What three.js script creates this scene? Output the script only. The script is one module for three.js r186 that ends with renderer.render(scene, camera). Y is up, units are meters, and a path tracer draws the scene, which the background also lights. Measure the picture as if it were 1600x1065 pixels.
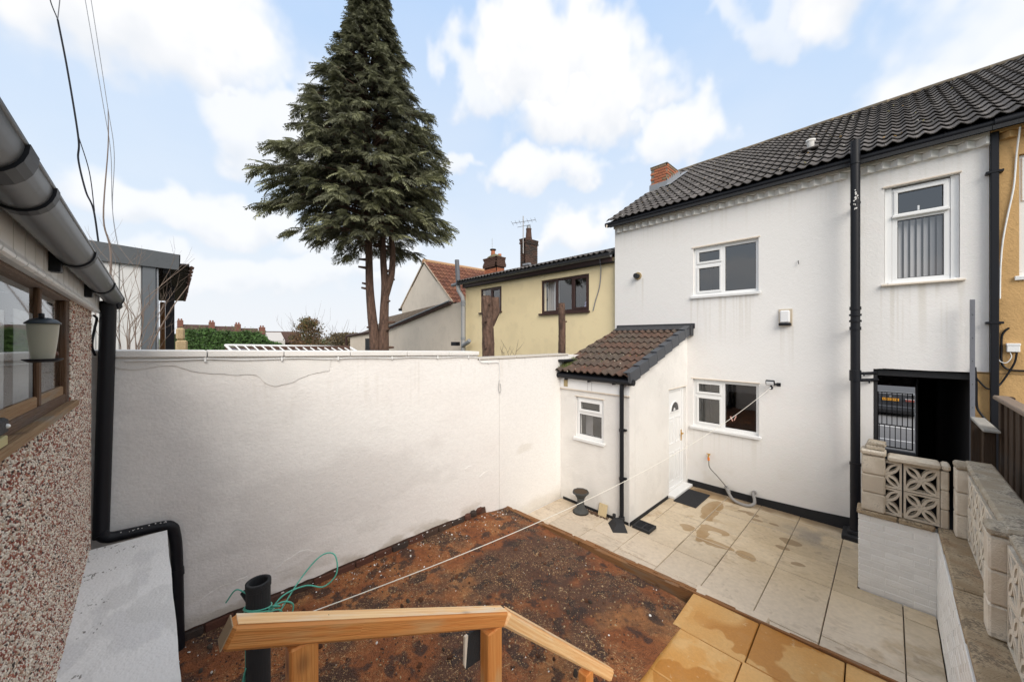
import * as THREE from 'three';
import { mergeGeometries, toCreasedNormals } from 'three/addons/utils/BufferGeometryUtils.js';

// ---------------------------------------------------------------- camera, sky, sun, exposure
// metres; u = x (to the right along the house front), y = up, v = -z (towards the house)
const P = (u, y, v) => new THREE.Vector3(u, y, -v);
const scene = new THREE.Scene();
const camera = new THREE.PerspectiveCamera(87.42, 1600 / 1065, 0.05, 3000);
camera.position.set(0, 3, 0);
camera.rotation.set(0, THREE.MathUtils.degToRad(46.694), 0);
camera.setViewOffset(1600, 1065, 0, 4.5, 1600, 1065);

const renderer = new THREE.WebGLRenderer({ antialias: true });
renderer.setSize(1024, 681);
renderer.toneMapping = THREE.LinearToneMapping;
renderer.toneMappingExposure = 2.05;
renderer.shadowMap.enabled = true;
renderer.shadowMap.type = THREE.PCFSoftShadowMap;

const sun = new THREE.DirectionalLight(0xfff5e8, 1.5);
sun.position.copy(P(17, 16.5, -8));
sun.target.position.set(-2, 1, -4);
sun.castShadow = true;
sun.shadow.radius = 72;
sun.shadow.mapSize.set(2048, 2048);
Object.assign(sun.shadow.camera, { left: -26, right: 26, top: 26, bottom: -26, near: 1, far: 80 });
scene.add(sun, sun.target);

// ---------------------------------------------------------------- random numbers and noise
function rng(seed) {
  let a = seed >>> 0;
  return () => { a = (a + 0x6d2b79f5) | 0; let t = Math.imul(a ^ (a >>> 15), 1 | a); t = (t + Math.imul(t ^ (t >>> 7), 61 | t)) ^ t; return ((t ^ (t >>> 14)) >>> 0) / 4294967296; };
}
const hash = (x, y, s) => { let h = Math.imul(x, 374761393) ^ Math.imul(y, 668265263) ^ Math.imul(s, 974634777); h = Math.imul(h ^ (h >>> 13), 1274126177); return ((h ^ (h >>> 16)) >>> 0) / 4294967296; };
function vn(x, y, per, s) {                       // value noise that repeats after per cells
  const xi = Math.floor(x), yi = Math.floor(y); let fx = x - xi, fy = y - yi;
  fx = fx * fx * (3 - 2 * fx); fy = fy * fy * (3 - 2 * fy);
  const w = (i) => ((i % per) + per) % per, x0 = w(xi), x1 = w(xi + 1), y0 = w(yi), y1 = w(yi + 1);
  const a = hash(x0, y0, s), b = hash(x1, y0, s), c = hash(x0, y1, s), d = hash(x1, y1, s);
  return a + (b - a) * fx + (c - a) * fy + (a - b - c + d) * fx * fy;
}
function fbm(u, v, per, oct, s, gain = 0.5) {     // u, v in 0..1
  let t = 0, n = 0, a = 1;
  for (let o = 0; o < oct; o++) { t += a * vn(u * per, v * per, per, s + o); n += a; a *= gain; per *= 2; }
  return t / n;
}
const clamp = (x, a = 0, b = 1) => Math.min(b, Math.max(a, x));
const sm = (a, b, x) => { const t = clamp((x - a) / (b - a)); return t * t * (3 - 2 * t); };
const mix = (a, b, t) => a + (b - a) * t;
const mix3 = (a, b, t) => [mix(a[0], b[0], t), mix(a[1], b[1], t), mix(a[2], b[2], t)];
const lin2s = (x) => (x <= 0.0031308 ? 12.92 * x : 1.055 * Math.pow(x, 1 / 2.4) - 0.055);

// ---------------------------------------------------------------- the sky: pale blue with broken white cloud all round
{
  const W = 2048, H = 1024, data = new Float32Array(W * H * 4);
  const R = rng(11), blobs = [];
  // [azimuth (0 = straight ahead of the camera, + to the right), elevation, half width, half height, weight]
  const seen = [[-46, 32, 17, 9, 1], [-33, 25, 9, 6, .8], [-41, 15, 12, 3.5, .8], [-24, 12, 10, 3, .6], [3, 38, 11, 8, 1], [12, 33, 13, 8, 1], [-6, 36, 6, 5, .8], [24, 26, 8, 5, .9], [5, 25, 8, 4, .9], [11, 16, 7, 4.5, .9], [-7, 26, 3, 2.2, .7], [46, 39, 12, 9, 1], [36, 36, 5, 4, .6], [-15, 9, 16, 3, .6], [-36, 8, 14, 3, .6], [28, 14, 12, 4, .6], [-20, 33, 5, 3, .35]];
  for (const b of seen) blobs.push([b[0], b[1], b[2] * 0.9, b[3] * 0.9, b[4]]);
  for (let i = 0; i < 70; i++) {
    const az = 54 + R() * 252, el = 4 + 60 * Math.pow(R(), 1.25), s = 0.6 + 0.9 * R();
    blobs.push([az, el, (7 + 8 * R()) * s / Math.max(0.35, Math.cos(el * Math.PI / 180)), (3 + el * 0.12) * s, 0.6 + 0.4 * R()]);
  }
  for (let i = 0; i < 16; i++) blobs.push([R() * 360, 54 + 32 * R(), 34, 10, 0.9]);
  const fwd = camera.rotation.y;                   // heading of the lens
  for (let j = 0; j < H; j++) {
    const el = ((j + 0.5) / H - 0.5) * 180, ey = Math.sin(el * Math.PI / 180);
    const near = blobs.filter((b) => Math.abs(b[1] - el) < b[3] * 2.6 + 4);
    for (let i = 0; i < W; i++) {
      const th = ((i + 0.5) / W - 0.5) * Math.PI * 2, dx = Math.cos(th), dz = Math.sin(th);
      let az = (Math.atan2(dx, -dz) + fwd) * 180 / Math.PI; az = ((az + 180) % 360 + 360) % 360 - 180;
      const up = clamp(ey);
      let c = mix3([0.80, 0.89, 0.98], [0.44, 0.64, 0.96], Math.pow(sm(0.02, 0.95, up), 0.8)); c = mix3(c, [0.68, 0.78, 0.95], sm(0.68, 0.9, up));
      c = mix3([0.88, 0.91, 0.95], c, sm(0.0, 0.28, up));
      if (el > -2) {
        const uu = (i + 0.5) / W, vv = (j + 0.5) / H;
        const wx = (fbm(uu, vv * 0.5, 64, 5, 31) - 0.5), wy = (fbm(uu, vv * 0.5, 64, 5, 57) - 0.5), fine = fbm(uu, vv * 0.5, 128, 6, 83) - 0.5, thin = fbm(uu, vv, 12, 6, 91);
        let m = 0, shade = 0;
        for (const b of near) {
          let da = az - b[0]; if (da > 180) da -= 360; if (da < -180) da += 360;
          if (Math.abs(da) > b[2] * 2 + 8) continue;
          const a = (da + wx * 13) / b[2], e0 = (el - b[1] + wy * 8) / b[3], e = e0 < 0 ? e0 * 1.35 : e0;
          const d = 1 - (a * a + e * e);
          if (d > -1.2) { const w = sm(-0.55, 0.5, d + fine * 0.9) * b[4]; if (w > m) { m = w; shade = sm(0.15, -0.9, e0 + fine * 1.2); } }
        }
        const veil = sm(0.42, 0.78, thin) * 0.28 * sm(1.0, 0.15, up);
        const bright = mix3([1.02, 1.02, 1.03], [0.80, 0.84, 0.90], shade * 0.75);
        c = mix3(c, [0.93, 0.95, 0.98], veil);
        c = mix3(c, bright, clamp(m));
      } else c = mix3([0.88, 0.91, 0.95], [0.4, 0.4, 0.38], sm(-2, -12, el));
      const k = (j * W + i) * 4;
      data[k] = c[0] * 0.495; data[k + 1] = c[1] * 0.495; data[k + 2] = c[2] * 0.495; data[k + 3] = 1;
    }
  }
  const sky = new THREE.DataTexture(data, W, H, THREE.RGBAFormat, THREE.FloatType);
  sky.mapping = THREE.EquirectangularReflectionMapping;
  sky.magFilter = sky.minFilter = THREE.LinearFilter; sky.wrapS = THREE.RepeatWrapping; sky.needsUpdate = true;
  scene.background = sky; scene.environment = sky;
}

// ---------------------------------------------------------------- building blocks
const used = {}, at0 = new WeakMap();
function numbered(n) { used[n] = (used[n] || 0) + 1; return used[n] === 1 ? n : n + '_' + String(used[n] - 1).padStart(3, '0'); }
function tag(o, label, category, group) { o.userData.label = label; o.userData.category = category; if (group) o.userData.group = group; return o; }
function thing(name, label, category, base = [0, 0, 0], group) {
  const o = new THREE.Group(); o.name = numbered(name); o.position.copy(P(...base)); at0.set(o, o.position.clone()); scene.add(o);
  return tag(o, label, category, group);
}
// a mesh under a thing or a part; geometry in world metres unless pos / turn place it
function part(parent, name, geo, mat, pos, turn) {
  const m = new THREE.Mesh(geo, mat), w = pos ? pos.clone() : new THREE.Vector3();
  m.name = numbered(name); m.position.copy(w).sub(at0.get(parent) || new THREE.Vector3()); at0.set(m, w);
  if (turn) m.quaternion.copy(turn);
  m.castShadow = m.receiveShadow = true; parent.add(m); return m;
}
function solo(name, label, category, geo, mat, base, group) {      // a thing that is one mesh, its origin at its base
  const b = P(...base); geo.translate(-b.x, -b.y, -b.z);
  const m = new THREE.Mesh(geo, mat); m.name = numbered(name); m.position.copy(b); at0.set(m, b.clone()); m.castShadow = m.receiveShadow = true; scene.add(m);
  return tag(m, label, category, group);
}
function struct(name, geo, mat) {
  const m = new THREE.Mesh(geo, mat); m.name = numbered(name); m.userData.kind = 'structure'; m.castShadow = m.receiveShadow = true; scene.add(m); at0.set(m, new THREE.Vector3()); return m;
}
function swarm(parent, name, geo, mat, list, kind = 'stuff') {      // list of [Matrix4, Color]
  const im = new THREE.InstancedMesh(geo, mat, list.length); im.name = numbered(name); if (kind) im.userData.kind = kind;
  list.forEach(([m, c], i) => { im.setMatrixAt(i, m); if (c) im.setColorAt(i, c); });
  const o = at0.get(parent); if (o) im.position.copy(o).negate();
  im.castShadow = im.receiveShadow = true; parent.add(im); return im;
}
const flat = (g) => (g.index ? g.toNonIndexed() : g);
function merge(list) { return mergeGeometries(list.map((g) => { const f = flat(g); for (const k of Object.keys(f.attributes)) if (!['position', 'normal', 'uv'].includes(k)) f.deleteAttribute(k); if (!f.attributes.uv) f.setAttribute('uv', new THREE.BufferAttribute(new Float32Array(f.attributes.position.count * 2), 2)); return f; })); }
function planar(g) {                               // uv in metres from the dominant direction of each face
  g = flat(g); const p = g.attributes.position, uv = new Float32Array(p.count * 2), a = new THREE.Vector3(), b = new THREE.Vector3(), c = new THREE.Vector3(), n = new THREE.Vector3();
  for (let i = 0; i < p.count; i += 3) {
    a.fromBufferAttribute(p, i); b.fromBufferAttribute(p, i + 1); c.fromBufferAttribute(p, i + 2);
    n.copy(b).sub(a).cross(c.clone().sub(a)); const x = Math.abs(n.x), y = Math.abs(n.y), z = Math.abs(n.z);
    [a, b, c].forEach((q, k) => { const j = (i + k) * 2; if (y >= x && y >= z) { uv[j] = q.x; uv[j + 1] = -q.z; } else if (x >= z) { uv[j] = -q.z; uv[j + 1] = q.y; } else { uv[j] = q.x; uv[j + 1] = q.y; } });
  }
  g.setAttribute('uv', new THREE.BufferAttribute(uv, 2)); return g;
}
function polys(faces, centre) {                    // convex faces, turned outwards from centre
  const pos = [], n = new THREE.Vector3(), e = new THREE.Vector3(), m = new THREE.Vector3();
  for (let f of faces) {
    n.copy(f[1]).sub(f[0]).cross(e.copy(f[2]).sub(f[0])); m.set(0, 0, 0); f.forEach((q) => m.add(q)); m.divideScalar(f.length).sub(centre);
    if (n.dot(m) < 0) f = f.slice().reverse();
    for (let k = 1; k + 1 < f.length; k++) for (const q of [f[0], f[k], f[k + 1]]) pos.push(q.x, q.y, q.z);
  }
  const g = new THREE.BufferGeometry(); g.setAttribute('position', new THREE.BufferAttribute(new Float32Array(pos), 3)); g.computeVertexNormals(); return g;
}
const shift = (g, s) => { const uv = g.attributes.uv, a = hash(s, 3, 77) * 3, b = hash(s, 5, 78) * 3; for (let i = 0; i < uv.count; i++) uv.setXY(i, uv.getX(i) + a, uv.getY(i) + b); return g; };
let shiftN = 0; const piece = (...a) => shift(planar(cbox(...a)), ++shiftN);
function cbox(w, h, d, c, jig) {                   // box with chamfered edges (44 triangles); jig moves the corners a little
  const V = {}, key = (a, b, e, k) => `${a}${b}${e}${k}`;
  for (const a of [-1, 1]) for (const b of [-1, 1]) for (const e of [-1, 1]) {
    const j = jig ? jig() : [0, 0, 0], X = a * w / 2 + j[0], Y = b * h / 2 + j[1], Z = e * d / 2 + j[2];
    V[key(a, b, e, 0)] = new THREE.Vector3(X, Y - b * c, Z - e * c); V[key(a, b, e, 1)] = new THREE.Vector3(X - a * c, Y, Z - e * c); V[key(a, b, e, 2)] = new THREE.Vector3(X - a * c, Y - b * c, Z);
  }
  const F = [], s = [-1, 1];
  for (const a of s) {
    F.push([V[key(a, -1, -1, 0)], V[key(a, 1, -1, 0)], V[key(a, 1, 1, 0)], V[key(a, -1, 1, 0)]]);
    F.push([V[key(-1, a, -1, 1)], V[key(1, a, -1, 1)], V[key(1, a, 1, 1)], V[key(-1, a, 1, 1)]]);
    F.push([V[key(-1, -1, a, 2)], V[key(1, -1, a, 2)], V[key(1, 1, a, 2)], V[key(-1, 1, a, 2)]]);
    for (const b of s) {
      F.push([V[key(a, b, -1, 0)], V[key(a, b, 1, 0)], V[key(a, b, 1, 1)], V[key(a, b, -1, 1)]]);
      F.push([V[key(a, -1, b, 0)], V[key(a, 1, b, 0)], V[key(a, 1, b, 2)], V[key(a, -1, b, 2)]]);
      F.push([V[key(-1, a, b, 1)], V[key(1, a, b, 1)], V[key(1, a, b, 2)], V[key(-1, a, b, 2)]]);
      for (const e of s) F.push([V[key(a, b, e, 0)], V[key(a, b, e, 1)], V[key(a, b, e, 2)]]);
    }
  }
  return polys(F, new THREE.Vector3());
}
const box = (u0, u1, y0, y1, v0, v1, c = 0.004) => planar(cbox(u1 - u0, y1 - y0, v1 - v0, Math.min(c, (u1 - u0) / 3, (y1 - y0) / 3, (v1 - v0) / 3)).translate((u0 + u1) / 2, (y0 + y1) / 2, -(v0 + v1) / 2));
const lbox = (x0, x1, y0, y1, z0, z1, c = 0.003) => planar(cbox(x1 - x0, y1 - y0, z1 - z0, Math.min(c, (x1 - x0) / 3, (y1 - y0) / 3, (z1 - z0) / 3)).translate((x0 + x1) / 2, (y0 + y1) / 2, (z0 + z1) / 2));
function timber(len, h, d, c = 0.006) {            // along x; grain along x
  const g = cbox(len, h, d, c), p = g.attributes.position, nn = g.attributes.normal, uv = new Float32Array(p.count * 2), o = hash(Math.round(len * 997), Math.round(h * 991), 5);
  for (let i = 0; i < p.count; i++) { uv[i * 2] = p.getX(i) + o * 3; uv[i * 2 + 1] = (Math.abs(nn.getY(i)) > 0.7 ? p.getZ(i) : p.getY(i)) + o; if (Math.abs(nn.getX(i)) > 0.7) uv[i * 2] = p.getZ(i) * 0.2; }
  g.setAttribute('uv', new THREE.BufferAttribute(uv, 2)); return g;
}
function between(a, b, up = new THREE.Vector3(0, 1, 0)) {          // quaternion that turns x to b - a
  const x = b.clone().sub(a).normalize(), z = x.clone().cross(up).normalize(), y = z.clone().cross(x);
  return new THREE.Quaternion().setFromRotationMatrix(new THREE.Matrix4().makeBasis(x, y, z));
}
function slab(shape, w, o = {}) { return new THREE.ExtrudeGeometry(shape, { depth: w, bevelEnabled: false, curveSegments: 8, ...o }); }
// shape in (u, y), standing at v0 .. v0 + t
const wallUY = (shape, v0, t) => planar(slab(shape, t).translate(0, 0, -v0 - t));
// shape in (v, y), standing at u0 .. u0 + t
const wallVY = (shape, u0, t) => planar(slab(shape, t).rotateY(Math.PI / 2).translate(u0, 0, 0));
const shp = (pts) => new THREE.Shape(pts.map(([a, b]) => new THREE.Vector2(a, b)));
const hole = (pts) => new THREE.Path(pts.map(([a, b]) => new THREE.Vector2(a, b)));
const rect = (a0, a1, b0, b1) => [[a0, b0], [a1, b0], [a1, b1], [a0, b1]];
function tube(points, radii, sides = 8, caps = true) {             // tapered tube through points, in world metres
  const pts = points, n = pts.length, r = (i) => (Array.isArray(radii) ? radii[i] : radii), pos = [], uv = [], idx = [];
  let prev = new THREE.Vector3(0.31, 0.2, 0.93), len = 0;
  for (let i = 0; i < n; i++) {
    const d = (i === 0 ? pts[1].clone().sub(pts[0]) : i === n - 1 ? pts[i].clone().sub(pts[i - 1]) : pts[i + 1].clone().sub(pts[i - 1])).normalize();
    if (i) len += pts[i].distanceTo(pts[i - 1]);
    let a = prev.clone().addScaledVector(d, -prev.dot(d)); if (a.lengthSq() < 1e-6) a = new THREE.Vector3(0, 1, 0).addScaledVector(d, -d.y); a.normalize(); prev = a;
    const b = d.clone().cross(a);
    for (let k = 0; k <= sides; k++) { const t = k / sides * Math.PI * 2, c = Math.cos(t) * r(i), s = Math.sin(t) * r(i); pos.push(pts[i].x + a.x * c + b.x * s, pts[i].y + a.y * c + b.y * s, pts[i].z + a.z * c + b.z * s); uv.push(k / sides * Math.PI * 2 * r(0), len); }
  }
  const S = sides + 1;
  for (let i = 0; i + 1 < n; i++) for (let k = 0; k < sides; k++) { const q = i * S + k; idx.push(q, q + 1, q + S, q + 1, q + S + 1, q + S); }
  if (caps) for (const [i, flip] of [[0, 1], [n - 1, 0]]) { const c = pos.length / 3; pos.push(pts[i].x, pts[i].y, pts[i].z); uv.push(0, 0); for (let k = 0; k < sides; k++) { const q = i * S + k; flip ? idx.push(c, q + 1, q) : idx.push(c, q, q + 1); } }
  const g = new THREE.BufferGeometry(); g.setAttribute('position', new THREE.BufferAttribute(new Float32Array(pos), 3)); g.setAttribute('uv', new THREE.BufferAttribute(new Float32Array(uv), 2)); g.setIndex(idx); g.computeVertexNormals(); return toCreasedNormals(g, 0.9);
}
const curve = (pts, n) => new THREE.CatmullRomCurve3(pts, false, 'catmullrom', 0.5).getPoints(n);
const rod = (a, b, r, s = 12) => tube([a, b], r, s);
const lathe = (prof, s = 20) => new THREE.LatheGeometry(prof.map(([a, b]) => new THREE.Vector2(a, b)), s);
const M4 = (pos, q, s) => new THREE.Matrix4().compose(pos, q || new THREE.Quaternion(), s || new THREE.Vector3(1, 1, 1));
const eul = (x, y, z) => new THREE.Quaternion().setFromEuler(new THREE.Euler(x, y, z));

// ---------------------------------------------------------------- textures and materials
function tex(w, h, metres, fn, color = true) {     // fn(u, v) in 0..1 gives linear [r, g, b] or one height
  const d = new Uint8Array(w * h * 4);
  for (let j = 0; j < h; j++) for (let i = 0; i < w; i++) {
    const c = fn((i + 0.5) / w, (j + 0.5) / h), k = (j * w + i) * 4;
    if (color) { d[k] = 255 * lin2s(clamp(c[0])); d[k + 1] = 255 * lin2s(clamp(c[1])); d[k + 2] = 255 * lin2s(clamp(c[2])); } else d[k] = d[k + 1] = d[k + 2] = 255 * clamp(c);
    d[k + 3] = 255;
  }
  const t = new THREE.DataTexture(d, w, h, THREE.RGBAFormat, THREE.UnsignedByteType);
  t.magFilter = THREE.LinearFilter; t.minFilter = THREE.LinearMipmapLinearFilter; t.generateMipmaps = true; t.wrapS = t.wrapT = THREE.RepeatWrapping;
  if (color) t.colorSpace = THREE.SRGBColorSpace;
  const [mw, mh] = Array.isArray(metres) ? metres : [metres, metres]; t.repeat.set(1 / mw, 1 / mh); t.needsUpdate = true; return t;
}
const rgb = (r, g, b) => new THREE.Color().setRGB(r, g, b);
function mat(color, o = {}) { const { phys, ...p } = o; const C = Array.isArray(color) ? rgb(...color) : new THREE.Color(color); return phys ? new THREE.MeshPhysicalMaterial({ color: C, roughness: 0.8, ...p }) : new THREE.MeshStandardMaterial({ color: C, roughness: 0.8, ...p }); }
const gritB = tex(512, 512, 0.5, (u, v) => 0.45 * vn(u * 128, v * 128, 128, 3) + 0.35 * vn(u * 64, v * 64, 64, 4) + 0.2 * fbm(u, v, 8, 4, 5), false);
const renderB = tex(1024, 1024, 1.6, (u, v) => 0.4 * fbm(u, v, 160, 3, 13) + 0.35 * fbm(u * 1, v * 1, 40, 3, 14) + 0.25 * fbm(u, v, 6, 4, 15), false);
const mottle = tex(512, 512, 1.3, (u, v) => { const a = 0.86 + 0.14 * fbm(u, v, 5, 6, 21), b = fbm(u, v, 60, 3, 22); const c = a - 0.12 * sm(0.62, 0.8, b); return [c, c, c]; });
const blotch = tex(512, 512, 2.2, (u, v) => { const c = 0.93 + 0.07 * sm(0.3, 0.65, fbm(u, v, 4, 6, 24)) - 0.05 * sm(0.6, 0.75, fbm(u, v, 9, 5, 25)); return [c, c * 0.995, c * 0.985]; });
const woodT = tex(1024, 512, [1.6, 0.3], (u, v) => {
  const warp = 0.04 * fbm(u, v, 4, 3, 41), g = vn(u * 6, (v + warp) * 40, 4096, 42), f = vn(u * 40, (v + warp) * 180, 8192, 43), ring = 0.5 + 0.5 * Math.sin((v + warp + 0.03 * Math.sin(u * 6.28)) * 95);
  const k = clamp(0.5 * g + 0.25 * f + 0.25 * ring), knot = sm(0.05, 0.0, Math.hypot((u - 0.37) * 1.6, (v - 0.55) * 0.3 * 1.6) - 0.004) + sm(0.045, 0.0, Math.hypot((u - 0.83) * 1.6, (v - 0.2) * 0.3 * 1.6));
  let c = mix3([0.54, 0.175, 0.036], [0.68, 0.30, 0.085], k); c = mix3(c, [0.54, 0.34, 0.16], 0.55 * sm(0.55, 0.8, fbm(u, v, 5, 4, 45))); return mix3(c, [0.10, 0.04, 0.02], clamp(knot) * 0.5);
});
const woodB = tex(512, 256, [1.6, 0.3], (u, v) => 0.6 * vn(u * 30, v * 120, 8192, 47) + 0.4 * vn(u * 8, v * 40, 8192, 48), false);
const barkT = tex(256, 512, [0.5, 0.8], (u, v) => { const a = vn(u * 18, v * 5, 90, 51), b = fbm(u, v, 8, 4, 52); return mix3([0.035, 0.022, 0.017], [0.16, 0.10, 0.075], clamp(0.55 * a + 0.6 * b - 0.1)); });
const barkB = tex(256, 512, [0.5, 0.8], (u, v) => 0.6 * vn(u * 18, v * 5, 90, 51) + 0.4 * fbm(u, v, 16, 4, 53), false);
const concT = tex(512, 512, 0.9, (u, v) => { const a = fbm(u, v, 6, 6, 61), b = fbm(u, v, 30, 4, 62); const d = fbm(u, v, 110, 3, 64); let c = mix3([0.36, 0.30, 0.22], [0.50, 0.44, 0.35], sm(0.3, 0.7, a)); c = mix3(c, [0.11, 0.095, 0.08], 0.7 * sm(0.50, 0.66, 0.42 * a + 0.2 * b + 0.38 * d)); return mix3(c, [0.28, 0.17, 0.09], 0.4 * sm(0.58, 0.75, fbm(u, v, 4, 4, 63))); });
const concL = tex(512, 512, 0.9, (u, v) => { const a = fbm(u, v, 6, 6, 65), d = fbm(u, v, 90, 3, 66); let c = mix3([0.40, 0.35, 0.275], [0.50, 0.455, 0.375], sm(0.3, 0.7, a)); c = mix3(c, [0.22, 0.19, 0.15], 0.55 * sm(0.58, 0.72, 0.5 * a + 0.5 * d)); return mix3(c, [0.36, 0.25, 0.15], 0.45 * sm(0.55, 0.75, fbm(u, v, 3, 4, 67))); });
const tileT = tex(512, 512, 0.7, (u, v) => { const a = fbm(u, v, 6, 6, 71), b = fbm(u, v, 60, 3, 72); let c = 0.7 + 0.6 * (a - 0.35); let o = [c, c, c]; o = mix3(o, [2.4, 2.2, 1.5], 0.8 * sm(0.68, 0.78, b) * sm(0.45, 0.6, a)); return mix3(o.map((x) => x * 0.5), [0.1, 0.1, 0.1], 0.4 * sm(0.6, 0.8, fbm(u, v, 12, 4, 73))); });

const M = {
  white: mat([0.81, 0.80, 0.78], { map: blotch, bumpMap: renderB, bumpScale: 0.006, roughness: 0.9 }),
  whiteSmooth: mat([0.82, 0.81, 0.79], { bumpMap: gritB, bumpScale: 0.002, roughness: 0.75, map: blotch }),
  upvc: mat([0.82, 0.83, 0.83], { roughness: 0.32 }),
  upvcGrey: mat([0.42, 0.42, 0.42], { roughness: 0.5 }),
  black: mat([0.010, 0.011, 0.015], { phys: true, roughness: 0.45, specularIntensity: 0.55 }),
  blackRough: mat([0.013, 0.014, 0.017], { roughness: 0.7, bumpMap: gritB, bumpScale: 0.003 }),
  gutterGrey: mat([0.085, 0.092, 0.102], { roughness: 0.38, map: mottle }),
  glass: mat([1, 1, 1], { phys: true, transmission: 1, roughness: 0.02, thickness: 0, ior: 2.15 }),
  gasket: mat([0.02, 0.02, 0.022], { roughness: 0.6 }),
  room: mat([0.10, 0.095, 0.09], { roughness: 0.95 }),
  tile: [0.052, 0.064, 0.082, 0.058].map((k) => mat([k * 4.3, k * 3.95, k * 3.8], { map: tileT, bumpMap: gritB, bumpScale: 0.003, roughness: 0.96 })),
  ptile: [[0.27, 0.18, 0.135], [0.25, 0.18, 0.14], [0.24, 0.185, 0.145], [0.28, 0.165, 0.12]].map((c) => mat(c, { map: tileT, bumpMap: gritB, bumpScale: 0.004, roughness: 0.9 })),
  rtile: [[0.46, 0.19, 0.12], [0.38, 0.16, 0.11], [0.52, 0.23, 0.14]].map((c) => mat(c, { map: tileT, roughness: 0.9 })),
  blockPale: mat([1.6, 1.62, 1.68], { map: concL, bumpMap: gritB, bumpScale: 0.004, roughness: 0.92 }),
  conc: mat([1, 1, 1], { map: concT, bumpMap: gritB, bumpScale: 0.005, roughness: 0.92 }),
  block: mat([1.3, 1.28, 1.28], { map: concL, bumpMap: gritB, bumpScale: 0.004, roughness: 0.92 }),
  wood: mat([1.1, 1.12, 1.15], { map: woodT, bumpMap: woodB, bumpScale: 0.002, roughness: 0.65 }),
  woodPale: mat([1.42, 2.3, 4.4], { map: woodT, bumpMap: woodB, bumpScale: 0.002, roughness: 0.7 }),
  woodGrey: mat([0.40, 0.62, 1.15], { map: woodT, bumpMap: woodB, bumpScale: 0.003, roughness: 0.85 }),
  woodDark: mat([0.085, 0.125, 0.26], { map: woodT, bumpMap: woodB, bumpScale: 0.003, roughness: 0.8 }),
  woodRust: mat([0.42, 0.50, 0.75], { map: woodT, bumpMap: woodB, bumpScale: 0.005, roughness: 0.85 }),
  woodOld: mat([0.15, 0.19, 0.34], { map: woodT, bumpMap: woodB, bumpScale: 0.004, roughness: 0.8 }),
  bark: mat([1.3, 1.25, 1.2], { map: barkT, bumpMap: barkB, bumpScale: 0.03, roughness: 0.95 }),
  barkDark: mat([1.2, 1.15, 1.1], { map: barkT, bumpMap: barkB, bumpScale: 0.03, roughness: 0.95 }),
  yellow: mat([0.85, 0.72, 0.455], { map: blotch, bumpMap: renderB, bumpScale: 0.003, roughness: 0.9 }),
  cream: mat([0.78, 0.70, 0.60], { map: blotch, bumpMap: renderB, bumpScale: 0.004, roughness: 0.9 }),
  tan: mat([0.60, 0.38, 0.165], { map: mottle, bumpMap: renderB, bumpScale: 0.008, roughness: 0.92 }),
  brownFrame: mat([0.045, 0.018, 0.014], { roughness: 0.45 }),
  lead: mat([0.27, 0.29, 0.32], { roughness: 0.6, map: mottle }),
  flash: mat([0.03, 0.032, 0.038], { roughness: 0.6, map: mottle }),
  leadDark: mat([0.062, 0.068, 0.08], { roughness: 0.55, map: mottle }),
  brick: [[0.42, 0.15, 0.08], [0.50, 0.19, 0.095], [0.30, 0.12, 0.07], [0.27, 0.18, 0.11]].map((c) => mat(c, { bumpMap: gritB, bumpScale: 0.004, roughness: 0.92, map: mottle })),
  brickDark: [[0.075, 0.045, 0.032], [0.10, 0.055, 0.04], [0.05, 0.036, 0.03]].map((c) => mat(c, { bumpMap: gritB, bumpScale: 0.004, roughness: 0.92, map: mottle })),
  mortar: mat([0.20, 0.18, 0.15], { roughness: 0.95 }),
  brass: mat([0.62, 0.36, 0.08], { roughness: 0.35, metalness: 0.7 }),
  steel: mat([0.30, 0.32, 0.34], { roughness: 0.45, metalness: 0.5 }),
  greyMetal: mat([0.20, 0.21, 0.24], { roughness: 0.6, map: mottle }),
  rubber: mat([0.022, 0.023, 0.026], { roughness: 0.8, bumpMap: gritB, bumpScale: 0.003 }),
  hose: mat([0.30, 0.29, 0.28], { roughness: 0.6 }),
  cord: mat([0.75, 0.72, 0.64], { roughness: 0.7 }),
  green: mat([0.10, 0.46, 0.35], { roughness: 0.45 }),
  orange: mat([0.75, 0.22, 0.03], { roughness: 0.5 }),
};

// ---------------------------------------------------------------- ground
const soilH = (u, v) => { const du = (u + 4.3) / 3, dv = v / 4; return 0.33 - 0.035 * du - 0.02 * dv + 0.05 * (fbm(du * 0.5 + 0.1, dv * 0.5 + 0.1, 8, 4, 201) - 0.5) + 0.02 * (fbm(du * 0.5 + 0.1, dv * 0.5 + 0.1, 40, 3, 205) - 0.5) + 0.008 * sm(0.4, 0, u + 4.3) - 0.05 * sm(3.3, 3.85, v); };
struct('ground', new THREE.PlaneGeometry(3000, 3000).rotateX(-Math.PI / 2).translate(0, -0.75, 0), mat([0.09, 0.11, 0.045], { roughness: 1 }));
struct('garden_ground', box(-150, -4.52, 0.2, 1.0, -90, 7.6, 0.01), mat([0.10, 0.09, 0.05], { roughness: 1, map: mottle }));
struct('garden', box(-4.3, 14, -0.6, 1.35, -60, -0.62, 0.01), mat([0.12, 0.10, 0.06], { roughness: 1, map: mottle }));
struct('road', new THREE.PlaneGeometry(120, 14).rotateX(-Math.PI / 2).translate(0, -0.56, -24), mat([0.19, 0.19, 0.195], { roughness: 0.95, map: mottle }));
struct('pavement', box(-40, 40, -0.75, -0.47, 15.2, 16.9, 0.02), mat([0.26, 0.255, 0.25], { roughness: 0.95, map: mottle }));
for (const v of [18.2, 20.9]) struct('road_marking', box(-30, 30, -0.558, -0.554, v, v + 0.12, 0.001), mat([0.7, 0.7, 0.7]));

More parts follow.
